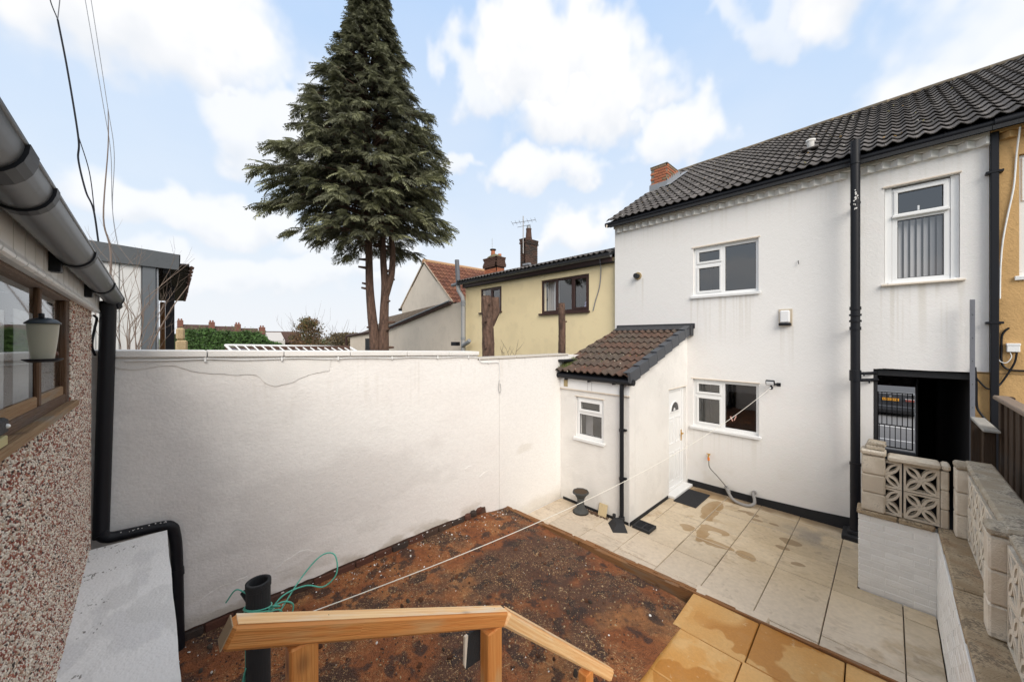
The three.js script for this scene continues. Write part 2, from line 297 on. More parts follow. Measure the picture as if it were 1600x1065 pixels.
// paved yard: slabs laid on a dark bed
const edgeV = (u) => 3.86 + 0.066 * (u + 4.26);
{
  const wet = (u, v, cu, cv, ru, rv, s) => { if (Math.hypot((u - cu) / ru, (v - cv) / rv) > 2.6) return 0; const n = fbm(u * 0.2 + 0.5, v * 0.2, 16, 5, s) - 0.5, m = fbm(u * 0.2 + 0.5, v * 0.2, 5, 3, s + 9) - 0.5; return sm(0.02, 0.10, 1 - Math.hypot((u - cu + 0.15 * m) / ru, (v - cv + 0.15 * n) / rv) + n * 0.9); };
  const yardT = tex(2048, 2048, 5, (a, b) => {
    const u = a * 5 - 5, v = b * 5 + 5 > 8.2 ? b * 5 : b * 5 + 5;   // texture repeats every 5 m: u -5..0 (and 0.. wraps), v 3.2..8.2
    const uu = u < -4.5 ? u + 5 : u;
    const big = fbm(a, b, 5, 6, 101), mid = fbm(a, b, 24, 5, 102), fine = fbm(a, b, 160, 3, 103);
    let c = mix3([0.56, 0.44, 0.285], [0.66, 0.55, 0.40], sm(0.3, 0.7, big));
    c = mix3(c, [0.64, 0.555, 0.455], sm(5.9, 4.6, v) * 0.8);
    c = mix3(c, [0.40, 0.27, 0.13], 0.45 * sm(0.55, 0.75, mid) * sm(0.4, 0.6, big));
    c = mix3(c, [0.30, 0.23, 0.17], 0.38 * sm(0.60, 0.76, fbm(a, b, 90, 3, 105) * 0.6 + mid * 0.4));
    c = c.map((x) => x * (0.9 + 0.2 * fine));
    const scr = sm(0.66, 0.76, vn(a * 60, b * 220, 4096, 107)) * sm(0.45, 0.6, vn(a * 14, b * 14, 14, 108)); c = mix3(c, [0.32, 0.23, 0.16], 0.22 * scr);
    const w = [wet(uu, v, -2.13, 6.75, 0.16, 0.55, 121), wet(uu, v, -2.35, 7.42, 0.5, 0.16, 122), wet(uu, v, -1.86, 6.12, 0.24, 0.12, 123), wet(uu, v, -1.98, 5.98, 0.09, 0.25, 124), wet(uu, v, -1.72, 5.75, 0.2, 0.07, 125), wet(uu, v, -1.38, 5.72, 0.15, 0.1, 126), wet(uu, v, -2.2, 5.92, 0.12, 0.09, 127)].reduce((p, q) => Math.max(p, q), 0);
    const dry = wet(uu, v, -1.83, 6.06, 0.09, 0.05, 131); c = mix3(c, [0.34, 0.205, 0.08], 0.72 * w * (1 - dry) * (0.75 + 0.5 * mid));
    c = mix3(c, [0.20, 0.13, 0.07], 0.75 * sm(7.32, 7.6, v + 0.25 * (mid - 0.5)));
    c = mix3(c, [0.26, 0.23, 0.20], 0.7 * sm(0.3, 0.62, mid) * sm(0.55, 0.0, Math.hypot((uu + 0.75) / 1.1, (v - 7.0) / 0.75) - 0.12 * big) );
    for (const [x, y, r] of [[-1.3, 7.0, .05], [-1.45, 6.95, .06], [-1.75, 7.15, .05], [-1.62, 7.12, .07], [-1.05, 6.35, .05], [-.8, 6.0, .05], [-1.0, 6.6, .09]]) c = mix3(c, [0.25, 0.16, 0.08], 0.7 * wet(uu, v, x, y, r * 1.6, r, 140 + Math.round(x * 10)));
    c = mix3(c, [0.24, 0.23, 0.16], 0.32 * sm(0.45, 0.62, mid) * sm(-0.1, 0.35, uu) * sm(5.9, 4.5, v));
    c = mix3(c, [0.10, 0.07, 0.05], 0.8 * sm(0.10, 0.0, v - edgeV(uu) - 0.08 + 0.2 * (mid - 0.5)));
    return c;
  });
  const yardBump = gritB.clone(); yardBump.repeat.set(3, 3);
  const mats = [1, 0.95, 1.04, 0.98, 0.91].map((k) => mat([k, k, k], { map: yardT, bumpMap: gritB, bumpScale: 0.003, roughness: 0.72 }));
  const patio = struct('patio', box(-4.3, 0.42, -0.5, -0.03, 3.7, 7.66, 0.002), mat([0.05, 0.04, 0.03], { roughness: 1 }));
  const R = rng(5), g = 0.004;
  const lay = (u0, u1, v0, v1) => {
    const s = cbox(u1 - u0 - 2 * g, 0.045, v1 - v0 - 2 * g, 0.005).rotateX((R() - 0.5) * 0.006).rotateZ((R() - 0.5) * 0.006).translate((u0 + u1) / 2, -0.0225 + (R() - 0.5) * 0.006, -(v0 + v1) / 2);
    part(patio, 'paving_slab', planar(s), mats[Math.floor(R() * 5)]);
  };
  const cols = [-2.67, -2.10, -1.575, -1.03, -0.48];
  for (let i = 0; i + 1 < cols.length; i++) {
    const a = Math.max(cols[i], -2.85), b = cols[i + 1];
    const rows = i === 0 ? [3.8, 4.6, 5.16, 5.72, 6.25, 6.83, 7.4, 7.65] : i === 1 ? [3.8, 4.6, 5.16, 5.72, 6.23, 6.83, 7.36, 7.65] : [3.8, 4.6, 5.72, 6.27 + 0.05 * (i - 2), 6.85, 7.4, 7.65];
    for (let k = 0; k + 1 < rows.length; k++) lay(a, b, rows[k], rows[k + 1]);
  }
  for (const [a, b] of [[5.28, 5.9], [5.9, 6.5], [6.5, 7.1], [7.1, 7.65]]) lay(-2.85, -2.67, a, b);
  for (const [a, b] of [[-4.25, -3.8], [-3.8, -3.23], [-3.23, -2.67]]) for (const [c, d] of [[3.75, 4.18], [4.18, 4.76], [4.76, 5.27]]) lay(a, b, c, d);
  for (const [a, b] of [[-0.48, 0.1], [0.1, 0.345]]) for (const [c, d] of [[3.85, 4.75], [4.75, 5.7], [5.7, 5.963]]) lay(a, b, c, d);
  for (const [a, b] of [[5.965, 6.45], [6.45, 7.0], [7.0, 7.65]]) lay(-0.48, -0.265, a, b);
  // concrete block left at the foot of the step
  solo('step_block', 'pale concrete step block lying against the yellow paving edge', 'concrete block', box(-1.55, -0.85, 0.002, 0.12, 4.12, 4.46, 0.012), mats[2], [-1.2, 0, 4.3]);
}
// red soil bed, with grit and chips of white render
{
  const soilT = tex(2048, 2048, 4.2, (a, b) => {
    const u = a, v = b, big = fbm(u, v, 4, 6, 151), m = fbm(u, v, 14, 5, 152), f = fbm(u, v, 120, 3, 153), p = fbm(u, v, 420, 2, 154);
    let c = mix3([0.20, 0.068, 0.024], [0.29, 0.108, 0.036], sm(0.35, 0.7, m));
    c = mix3(c, [0.34, 0.16, 0.06], 0.6 * sm(0.58, 0.72, fbm(u, v, 9, 5, 156)));
    c = mix3(c, [0.060, 0.034, 0.025], 0.85 * sm(0.47, 0.62, 0.6 * big + 0.4 * m)); c = mix3(c, [0.040, 0.026, 0.021], 0.85 * Math.max(sm(1.1, 0.1, a * 4.2 - 4.1 + (a < 0.5 ? 4.2 : 0)) * 0, 0));
    c = mix3(c, [0.03, 0.02, 0.018], 0.8 * sm(0.55, 0.68, fbm(u, v, 30, 4, 157)));
    c = mix3(c, [0.40, 0.26, 0.13], 0.75 * sm(0.66, 0.76, p) * sm(0.35, 0.6, m));
    return c.map((x) => x * (0.85 + 0.8 * f));
  });
  const soilB = tex(1024, 1024, 1.4, (u, v) => 0.5 * fbm(u, v, 40, 4, 161) + 0.5 * fbm(u, v, 180, 2, 162), false);
  const g = new THREE.PlaneGeometry(2.95, 4.1, 150, 200).rotateX(-Math.PI / 2), p = g.attributes.position, uv = g.attributes.uv;
  for (let i = 0; i < p.count; i++) { const u = p.getX(i) - 2.83, v = -p.getZ(i) + 1.85; p.setXYZ(i, u, soilH(u, v), -v); uv.setXY(i, u, v); }
  g.computeVertexNormals();
  const soil = struct('soil', g, mat([1, 1, 1], { map: soilT, bumpMap: soilB, bumpScale: 0.035, roughness: 0.95 }));
  const R = rng(77), list = [], pale = [], up = new THREE.Vector3(0, 1, 0);
  const cols = [rgb(0.30, 0.17, 0.08), rgb(0.06, 0.04, 0.03), rgb(0.20, 0.07, 0.03), rgb(0.38, 0.28, 0.17), rgb(0.10, 0.05, 0.035)];
  for (let i = 0; i < 9000; i++) {
    const u = -4.25 + 2.8 * R(), v = -0.1 + 3.95 * R(), dens = fbm((u + 5) / 4, v / 4, 9, 4, 171); if (dens < 0.42 + 0.2 * (R() - 0.5)) continue;
    const s = 0.002 + 0.0055 * Math.pow(R(), 3);
    list.push([M4(P(u, soilH(u, v) + s * 0.4, v), eul(R() * 6, R() * 6, R() * 6), new THREE.Vector3(s * (1 + R()), s, s * (1 + R()))), cols[Math.floor(R() * 5)]]);
  }
  for (let i = 0; i < 200; i++) {
    const near = R() < 0.65, v = near ? -0.05 + 3.8 * R() : -0.05 + 3.9 * R(), u = near ? -4.22 + 0.5 * R() * R() + 0.02 : -4.2 + 2.7 * R(), s = 0.003 + 0.007 * Math.pow(R(), 3);
    pale.push([M4(P(u, soilH(u, v) + 0.004, v), eul(R(), R() * 6, R()), new THREE.Vector3(s * (1 + R()), s * 0.5, s * (1 + R()))), rgb(0.75, 0.73, 0.7)]);
  }
  const clods = []; for (let i = 0; i < 200; i++) { const u = -4.2 + 2.7 * R(), v = -0.05 + 3.8 * R(), s = 0.007 + 0.017 * Math.pow(R(), 2.5), k = 0.6 + 0.8 * R(); clods.push([M4(P(u, soilH(u, v) + s * 0.15, v), eul(R() * 6, R() * 6, R() * 6), new THREE.Vector3(s * (1 + R()), s * 0.8, s)), R() < 0.7 ? rgb(0.15 * k, 0.06 * k, 0.028 * k) : rgb(0.11 * k, 0.085 * k, 0.065 * k)]); }
  swarm(soil, 'clods', new THREE.IcosahedronGeometry(1, 1), mat([1, 1, 1], { roughness: 1, bumpMap: gritB, bumpScale: 0.01 }), clods);
  swarm(soil, 'grit', new THREE.IcosahedronGeometry(1, 0), mat([1, 1, 1], { roughness: 0.95 }), list);
  swarm(soil, 'render_chips', new THREE.IcosahedronGeometry(1, 0), mat([1, 1, 1], { roughness: 0.9 }), pale);
}
// upper landing of yellow slabs
{
  const yT = tex(1024, 1024, [2.4, 2.4], (a, b) => {
    const big = fbm(a, b, 4, 6, 181), m = fbm(a, b, 20, 5, 182), f = fbm(a, b, 200, 2, 183);
    let c = mix3([0.58, 0.295, 0.075], [0.62, 0.37, 0.14], sm(0.3, 0.7, big)); c = mix3(c, [0.66, 0.44, 0.20], 0.45 * sm(0.55, 0.72, m));
    const w = sm(0.50, 0.515, fbm(a, b, 3, 5, 185)) * sm(0.45, 0.5, fbm(a, b, 2, 3, 187)); c = mix3(c, [0.42, 0.165, 0.018], 0.75 * w); c = mix3(c, [0.68, 0.52, 0.3], 0.35 * sm(0.78, 0.86, fbm(a, b, 60, 3, 186)));
    return c.map((x) => x * (0.92 + 0.16 * f));
  });
  const mats = [1, 0.95, 1.04].map((k) => mat([k, k, k], { map: yT, bumpMap: gritB, bumpScale: 0.002, roughness: 0.55 }));
  const t = struct('terrace', box(-1.42, 0.345, -0.1, 0.205, -0.5, 3.95, 0.002), mat([0.10, 0.06, 0.035], { roughness: 1 }));
  const R = rng(9), g = 0.004;
  const cs = [-1.445, -0.85, -0.248, 0.345];
  for (let i = 0; i < 3; i++) for (let k = 0; k < 5; k++) {
    const u0 = cs[i], u1 = cs[i + 1], top = edgeV((u0 + u1) / 2) - 0.0, v1 = top - k * 0.595, v0 = v1 - 0.595;
    const s = cbox(u1 - u0 - 2 * g, 0.045, v1 - v0 - 2 * g, 0.006).rotateX((R() - 0.5) * 0.008).rotateY(0.03).translate((u0 + u1) / 2, 0.24 + (R() - 0.5) * 0.008, -(v0 + v1) / 2);
    const q = planar(s), uv = q.attributes.uv; for (let n = 0; n < uv.count; n++) uv.setXY(n, uv.getX(n) + 0.07, uv.getY(n) + 0.65);
    part(t, 'paving_slab', q, mats[Math.floor(R() * 3)]);
  }
  // old sleepers along the edge of the bed
  const mk = (u0, u1, label, y, w, seed) => {
    const a = P(u0, y, edgeV(u0) + w / 2), b = P(u1, y, edgeV(u1) + w / 2), len = a.distanceTo(b), g = timber(len, 0.26, w, 0.012), p = g.attributes.position;
    const o = thing('timber_edging', label, 'timber edging', [(u0 + u1) / 2, 0, edgeV((u0 + u1) / 2)]);
    part(o, 'board', g, M.woodRust, a.clone().lerp(b, 0.5).setY(y - 0.13), between(a, b));
    const R = rng(seed), L = [];
    for (let i = 0; i < 26; i++) { const t = R(), q = a.clone().lerp(b, t), l = 0.1 + 0.25 * R(); L.push(timber(l, 0.012 + 0.012 * R(), 0.012 + 0.02 * R(), 0.003).applyQuaternion(between(a, b)).rotateY(0).translate(q.x, y + 0.004, q.z + (R() - 0.5) * w)); }
    part(o, 'splinter', merge(L), M.woodRust);
  };
  mk(-4.24, -2.9, 'rusty brown timber edging between soil bed and white garden wall', 0.265, 0.075, 1);
  mk(-2.89, -1.46, 'splintered timber edging between soil bed and pale patio slabs', 0.262, 0.075, 2);
  mk(-1.44, 0.35, 'thin split timber edging along the yellow slabs', 0.268, 0.035, 3);
}

// ---------------------------------------------------------------- roof tiles
function tileGeo(w, len, rolls, amp, th, n = 12) {                  // x across, y up the slope, z out of the roof
  const z = (x) => { const t = (x / w * rolls) % 1, s = Math.sin(Math.PI * t); return amp * (s * s * s * s * 1.0 + 0.35 * s * s) ; }, pos = [], uv = [];
  const quad = (a, b, c, d) => { for (const q of [a, b, c, a, c, d]) { pos.push(...q); uv.push(q[0], q[1]); } };
  for (let i = 0; i < n; i++) {
    const x0 = w * i / n, x1 = w * (i + 1) / n, l0 = z(x0) + 0.034, l1 = z(x1) + 0.034, h0 = z(x0) * 0.9, h1 = z(x1) * 0.9;
    quad([x0, 0, l0], [x1, 0, l1], [x1, len, h1], [x0, len, h0]);
    quad([x0, 0, l0 - th], [x1, 0, l1 - th], [x1, 0, l1], [x0, 0, l0]);
    quad([x0, len, h0 - th], [x1, len, h1 - th], [x1, 0, l1 - th], [x0, 0, l0 - th]);
  }
  quad([0, 0, 0.034 - th], [0, 0, 0.034], [0, len, 0], [0, len, -th]); quad([w, 0, 0.034], [w, 0, 0.034 - th], [w, len, -th], [w, len, 0]);
  const g = new THREE.BufferGeometry(); g.setAttribute('position', new THREE.BufferAttribute(new Float32Array(pos), 3)); g.setAttribute('uv', new THREE.BufferAttribute(new Float32Array(uv), 2)); g.computeVertexNormals(); return toCreasedNormals(g, 0.8);
}
function roofTiles(parent, name, origin, X, Y, cols, rows, w, gauge, geo, mats, seed, skip) {
  const Z = X.clone().cross(Y), q = new THREE.Quaternion().setFromRotationMatrix(new THREE.Matrix4().makeBasis(X, Y, Z)), R = rng(seed), e = new THREE.Quaternion();
  for (let r = 0; r < rows; r++) for (let c = 0; c < cols; c++) {
    const j = [R(), R(), R(), R(), R()];
    if (skip && skip(c, r)) continue;
    const p = origin.clone().addScaledVector(X, c * w + (j[0] - 0.5) * 0.006).addScaledVector(Y, r * gauge + (j[1] - 0.5) * 0.010).addScaledVector(Z, (j[2] - 0.5) * 0.005);
    part(parent, name, geo, mats[Math.floor(j[3] * mats.length)], p, q.clone().multiply(e.setFromEuler(new THREE.Euler((j[4] - 0.5) * 0.012, (j[2] - 0.5) * 0.012, (j[0] - 0.5) * 0.008))));
  }
}

// ---------------------------------------------------------------- windows (in a wall that faces the camera side, v = const)
function glazed(parent, u0, u1, y0, y1, v, bars, panes, o = {}) {
  const f = o.f || 0.055, d = o.d || 0.06, L = [box(u0, u1, y0, y0 + f, v, v + d), box(u0, u1, y1 - f, y1, v, v + d), box(u0, u0 + f, y0 + f, y1 - f, v, v + d), box(u1 - f, u1, y0 + f, y1 - f, v, v + d)];
  for (const [a, b, c, e] of bars) L.push(box(a, b, c, e, v + 0.001, v + d - 0.001));
  const w = part(parent, 'window', merge(L), o.mat || M.upvc);
  for (const [a, b, c, e, sash] of panes) {
    if (sash) { const s = 0.04, p = 0.016; part(w, 'sash', merge([box(a, b, c, c + s, v - p, v + d - 0.012), box(a, b, e - s, e, v - p, v + d - 0.012), box(a, a + s, c + s, e - s, v - p, v + d - 0.012), box(b - s, b, c + s, e - s, v - p, v + d - 0.012)]), o.mat || M.upvc); }
    const s = sash ? 0.04 : 0.0, g = 0.008, A = a + s, B = b - s, C = c + s, E = e - s, z = v + 0.012;
    part(w, 'gasket', merge([box(A, B, C, C + g, z, z + 0.01, 0.001), box(A, B, E - g, E, z, z + 0.01, 0.001), box(A, A + g, C + g, E - g, z, z + 0.01, 0.001), box(B - g, B, C + g, E - g, z, z + 0.01, 0.001)]), M.gasket);
    const pg = new THREE.PlaneGeometry(B - A, E - C).translate((A + B) / 2, (C + E) / 2, -(v + 0.022)); part(w, 'pane', pg, M.glass);
  }
  if (o.sill) part(w, 'sill', merge([box(u0 - 0.04, u1 + 0.04, y0 - 0.035, y0 - 0.002, v - o.sill, v + 0.03, 0.006), box(u0 - 0.04, u1 + 0.04, y0 - 0.052, y0 - 0.036, v - o.sill, v - o.sill + 0.012, 0.002)]), M.upvc);
  return w;
}
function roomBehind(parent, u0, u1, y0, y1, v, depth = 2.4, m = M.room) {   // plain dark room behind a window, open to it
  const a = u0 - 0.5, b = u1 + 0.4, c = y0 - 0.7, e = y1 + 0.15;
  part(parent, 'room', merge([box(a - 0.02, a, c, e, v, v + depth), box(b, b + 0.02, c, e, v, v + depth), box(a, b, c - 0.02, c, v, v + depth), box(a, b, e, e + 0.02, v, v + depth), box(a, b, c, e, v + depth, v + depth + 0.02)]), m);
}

// ---------------------------------------------------------------- the white house
const house = thing('white_house', 'white rendered two storey house with grey tiled roof and tiled porch beside it', 'house', [-1.8, 0, 7.65]);
{
  const H = house, F = 7.65;
  const s = shp([[-4.52, -0.1], [-0.172, -0.1], [-0.172, 2.535], [-0.05, 2.55], [0.4, 2.545], [0.76, 2.55], [0.88, 2.55], [0.88, 5.62], [-4.52, 5.62]]);
  s.holes.push(hole(rect(-2.745, -1.625, 3.85, 4.815)), hole(rect(-2.75, -1.62, 1.225, 2.175)), hole(rect(-0.055, 0.645, 3.815, 5.215)), hole(rect(-4.1, -3.1, 0.2, 1.9)));
  const houseT = tex(1024, 1024, 6.2, (a, b) => {
    const u = a * 6.2 - 5, y = b * 6.2, m = fbm(a, b, 20, 5, 221), big = fbm(a, b, 4, 6, 222), st = vn(a * 260, b * 6, 4096, 223) * 0.6 + 0.4 * vn(a * 90, b * 3, 4096, 224);
    let c = mix3([0.82, 0.81, 0.795], [0.79, 0.775, 0.755], sm(0.35, 0.7, big)); let w = 0;
    const drip = (u0, u1, top, len, k) => { if (u > u0 && u < u1 && y < top && y > top - len) w = Math.max(w, k * sm(0.45, 0.8, st) * (1 - (top - y) / len)); };
    drip(-2.8, -1.58, 3.79, 1.0, 0.7); drip(-2.8, -1.58, 1.17, 0.7, 0.5); drip(-0.1, 0.7, 3.76, 1.1, 0.9); drip(-4.52, 0.88, 5.5, 0.6, 0.35); drip(-1.36, -1.12, 3.2, 0.8, 0.6); drip(-4.05, -3.8, 4.34, 0.9, 0.7);
    c = mix3(c, [0.56, 0.52, 0.43], 0.5 * w); c = mix3(c, [0.60, 0.56, 0.48], 0.35 * sm(0.5, 0.72, m) * sm(0.9, 0.15, y)); c = mix3(c, [0.66, 0.62, 0.56], 0.4 * sm(0.14, 0.0, Math.abs(u + 0.36)) * sm(0.4, 0.7, m));
    return c;
  });
  houseT.offset.set(5 / 6.2, 0);
  part(H, 'wall', wallUY(s, F, 0.24), mat([1, 1, 1], { map: houseT, bumpMap: renderB, bumpScale: 0.005, roughness: 0.9 }));
  part(H, 'side_wall', wallVY(shp([[7.89, 0], [15.2, 0], [15.2, 5.62], [11.65, 8.1], [7.89, 5.75]]), -4.52, 0.22), M.white);
  part(H, 'back_wall', (() => { const b = shp([[-4.3, -0.6], [-0.26, -0.6], [-0.26, 1.63], [0.485, 1.63], [0.485, -0.6], [0.88, -0.6], [0.88, 5.62], [-4.3, 5.62]]); return wallUY(b, 14.98, 0.22); })(), M.white);
  // plinth, painted black, a little taller at the right
  part(H, 'plinth', wallUY(shp([[-2.84, -0.03], [-0.40, -0.03], [-0.40, 0.205], [-0.9, 0.165], [-1.7, 0.125], [-2.84, 0.115]]), F - 0.018, 0.017), M.blackRough);
  // windows
  const wUL = glazed(H, -2.745, -1.625, 3.85, 4.815, F + 0.055, [[-2.235, -2.18, 3.9, 4.77], [-2.69, -2.235, 4.44, 4.49]], [[-2.69, -2.235, 4.49, 4.76, 1], [-2.69, -2.235, 3.905, 4.44, 1], [-2.18, -1.68, 3.905, 4.76, 0]], { sill: 0.1 });
  const wLL = glazed(H, -2.75, -1.62, 1.225, 2.175, F + 0.055, [[-2.235, -2.18, 1.28, 2.12], [-2.695, -2.235, 1.835, 1.885]], [[-2.695, -2.235, 1.885, 2.12, 1], [-2.695, -2.235, 1.28, 1.835, 1], [-2.18, -1.675, 1.28, 2.12, 0]], { sill: 0.1 });
  const wUR = glazed(H, 0.02, 0.565, 3.815, 5.19, F + 0.05, [[0.075, 0.51, 4.72, 4.775]], [[0.04, 0.545, 4.775, 5.16, 1], [0.075, 0.51, 3.87, 4.72, 0]], { sill: 0.07 });
  part(wUR, 'drip_rail', box(0.02, 0.56, 4.755, 4.80, F + 0.005, F + 0.05, 0.008), M.upvc);
  part(wUR, 'catch', box(0.27, 0.29, 4.83, 4.90, F + 0.08, F + 0.1), M.upvc);
  part(wUR, 'trim', merge([box(-0.053, 0.018, 3.815, 5.21, F + 0.04, F + 0.09), box(0.567, 0.643, 3.815, 5.21, F + 0.04, F + 0.09)]), M.upvc);
  for (const g of [box(-2.77, -1.60, 4.818, 4.845, F - 0.012, F + 0.1), box(-2.78, -1.60, 2.178, 2.198, F - 0.01, F + 0.1), box(-0.075, 0.66, 5.217, 5.24, F - 0.02, F + 0.1), box(-0.09, 0.69, 3.765, 3.79, F - 0.06, F + 0.06)]) part(H, 'lintel_strip', g, M.cream);
  for (let i = 0; i < 7; i++) { const u = 0.1 + i * 0.063; part(wUR, 'blind_slat', planar(new THREE.BoxGeometry(0.052, 0.84, 0.002).rotateY(0.62).translate(u, 4.30, -(F + 0.17))), mat([0.42, 0.42, 0.43], { roughness: 0.9 })); }
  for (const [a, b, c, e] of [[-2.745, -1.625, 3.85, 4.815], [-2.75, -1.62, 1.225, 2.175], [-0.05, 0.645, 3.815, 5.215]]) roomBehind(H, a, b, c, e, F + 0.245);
  part(wLL, 'roller_blind', box(-2.2, -1.66, 1.95, 2.15, F + 0.28, F + 0.285, 0.001), mat([0.06, 0.06, 0.065]));
  part(wUL, 'window_ledge', box(-2.2, -1.7, 3.83, 3.85, F + 0.12, F + 0.3), M.upvcGrey);
  // corbel course of bricks set at an angle under the gutter
  const cb = cbox(0.118, 0.10, 0.118, 0.006).rotateY(Math.PI / 4);
  for (let i = 0; i < 35; i++) { const u = -4.40 + i * 0.1545; if (Math.abs(u + 0.36) < 0.05) continue; part(H, 'corbel_brick', cb, M.whiteSmooth, P(u, 5.535 + 0.004 * Math.sin(i * 2.1), F - 0.008)); }
  part(H, 'eaves_course', box(-4.52, 0.88, 5.59, 5.66, F - 0.066, F + 0.02, 0.004), M.whiteSmooth);
  part(H, 'fascia', box(-4.60, 0.885, 5.64, 5.77, F - 0.10, F - 0.075, 0.003), M.black);
  const gut = tube(curve([P(-4.68, 5.70, F - 0.14), P(-2, 5.712, F - 0.14), P(0.9, 5.70, F - 0.14)], 8), 0.054, 14); part(H, 'gutter', gut, M.black);
  for (let i = 0; i < 7; i++) part(H, 'gutter_bracket', tube([P(-4.3 + i * 0.8, 5.704, F - 0.14), P(-4.28 + i * 0.8, 5.704, F - 0.14)], 0.06, 14), M.black);
  // roof
  const pitch = Math.atan2(8.27 - 5.74, 11.65 - 7.48), X = new THREE.Vector3(1, 0, 0), Y = new THREE.Vector3(0, Math.sin(pitch), -Math.cos(pitch));
  const under = (y, a, b) => planar(wallVY(shp([[7.45, 5.66 + y], [11.65, 8.21 + y], [15.9, 5.62 + y], [15.9, 5.58 + y], [11.65, 8.16 + y], [7.45, 5.61 + y]]), a, b - a));
  part(H, 'roof_felt', under(0, -4.6, 0.88), M.blackRough);
  const tg = tileGeo(0.305, 0.375, 2, 0.030, 0.012);
  roofTiles(H, 'roof_tile', P(-4.63, 5.735, 7.44), X, Y, 18, 16, 0.305, 0.3065, tg, M.tile, 31, (c, r) => c < 1 && r > 7.2 && r < 9.8);
  { const Rl = rng(91), Z = X.clone().cross(Y), L = []; for (let i = 0; i < 260; i++) { const k = Rl(), s = 0.005 + 0.014 * Math.pow(Rl(), 4); L.push([M4(P(-4.6, 5.755, 7.46).addScaledVector(X, 5.4 * Rl()).addScaledVector(Y, 4.7 * Rl()).addScaledVector(Z, 0.045), eul(0, Rl() * 6, 0.6), new THREE.Vector3(s * 1.6, s * 0.5, s)), k < 0.45 ? rgb(0.6, 0.58, 0.52) : k < 0.8 ? rgb(0.22, 0.2, 0.08) : rgb(0.4, 0.26, 0.1)]); } swarm(H, 'lichen', new THREE.IcosahedronGeometry(1, 0), mat([1, 1, 1], { roughness: 1 }), L); }
  part(H, 'rear_roof', planar(wallVY(shp([[11.66, 8.27], [15.95, 5.68], [15.95, 5.62], [11.66, 8.22]]), -4.62, 5.5)), M.tile[0]);
  const rg = (() => { const pts = []; for (let i = 0; i <= 8; i++) { const t = Math.PI * i / 8; pts.push([Math.cos(t) * 0.13, Math.sin(t) * 0.10]); } for (let i = 8; i >= 0; i--) { const t = Math.PI * i / 8; pts.push([Math.cos(t) * 0.112, Math.sin(t) * 0.083]); } return planar(slab(shp(pts), 0.463).rotateY(Math.PI / 2)); })();
  const ridgeM = [mat([0.46, 0.36, 0.24], { map: tileT, roughness: 0.95 }), mat([0.34, 0.28, 0.20], { map: tileT, roughness: 0.95 })];
  for (let i = 0; i < 12; i++) part(H, 'ridge_tile', rg, ridgeM[i % 2], P(-4.62 + i * 0.457, 8.255 + 0.004 * (i % 2), 11.66));
  part(H, 'ridge_mortar', box(-4.6, 0.86, 8.15, 8.31, 11.60, 11.72, 0.01), M.mortar);
  part(H, 'verge', planar(wallVY(shp([[7.45, 5.69], [11.65, 8.25], [11.65, 8.17], [7.45, 5.62]]), -4.64, 0.03)), M.cream);
  // chimney: bricks round a core
  const chim = part(H, 'chimney', box(-4.585, -4.145, 6.6, 7.68, 9.675, 10.475, 0.01), M.mortar), R = rng(4), bg = cbox(0.212, 0.062, 0.05, 0.005), bg2 = cbox(0.05, 0.062, 0.212, 0.005), bl = [[], [], [], []];
  for (let k = 0; k < 14; k++) {
    const y = 6.72 + k * 0.0735;
    for (let i = 0; i < 3; i++) { const u = -4.60 + (k % 2 ? 0.0 : 0.11) + i * 0.222; const a = Math.max(u, -4.60), b = Math.min(u + 0.212, -4.13); if (b - a > 0.04) bl[Math.floor(R() * 4)].push(box(a, b, y, y + 0.062, 9.66, 9.70, 0.005)); }
    for (let i = -1; i < 4; i++) { const v = 9.70 + (k % 2 ? 0.11 : 0.0) + i * 0.222; const a = Math.max(v, 9.702), b = Math.min(v + 0.212, 10.49); if (b - a > 0.04) for (const u of [-4.155, -4.60]) bl[Math.floor(R() * 4)].push(box(u, u + 0.025, y, y + 0.062, a, b, 0.005)); }
  }
  bl.forEach((l, i) => { const m = part(chim, 'bricks', merge(l), M.brick[[0, 1, 0, 3][i]]); m.userData.kind = 'stuff'; });
  part(chim, 'chimney_cap', box(-4.61, -4.12, 7.735, 7.765, 9.65, 10.50, 0.01), M.mortar);
  const ry = (v) => 5.775 + (v - 7.46) * Math.tan(pitch);
  part(chim, 'flashing', merge([box(-4.62, -4.11, ry(9.64) - 0.06, ry(9.64) + 0.16, 9.635, 9.655, 0.003), ...[0, 1, 2, 3, 4, 5, 6].map((i) => box(-4.128, -4.118, ry(9.66 + i * 0.12) - 0.05, ry(9.66 + i * 0.12) + 0.2, 9.65 + i * 0.12, 9.77 + i * 0.12, 0.002)), planar(wallVY(shp([[9.5, ry(9.5) + 0.055], [10.7, ry(10.7) + 0.055], [10.7, ry(10.7) + 0.065], [9.5, ry(9.5) + 0.065]]), -4.12, 0.14))]), M.lead);
  // roof vent
  const vent = part(H, 'roof_vent', lathe([[0, 0], [0.055, 0], [0.055, 0.13], [0.075, 0.14], [0.075, 0.17], [0.0, 0.18]]).translate(-1.03, ry(8.75) + 0.02, -8.75), M.whiteSmooth);
  part(vent, 'vent_base', box(-1.15, -0.90, ry(8.68) + 0.02, ry(8.68) + 0.05, 8.6, 8.76, 0.01).rotateX(0), M.tile[2]);
  // boiler flue, hooks and stains of fixings on the wall
  const fl = part(H, 'boiler_flue', rod(P(-3.93, 4.405, F + 0.05), P(-3.93, 4.405, F - 0.13), 0.055, 18), M.blackRough);
  part(fl, 'flue_collar', rod(P(-3.93, 4.41, F + 0.02), P(-3.93, 4.41, F - 0.025), 0.085, 18), mat([0.40, 0.30, 0.16], { roughness: 0.8 }));
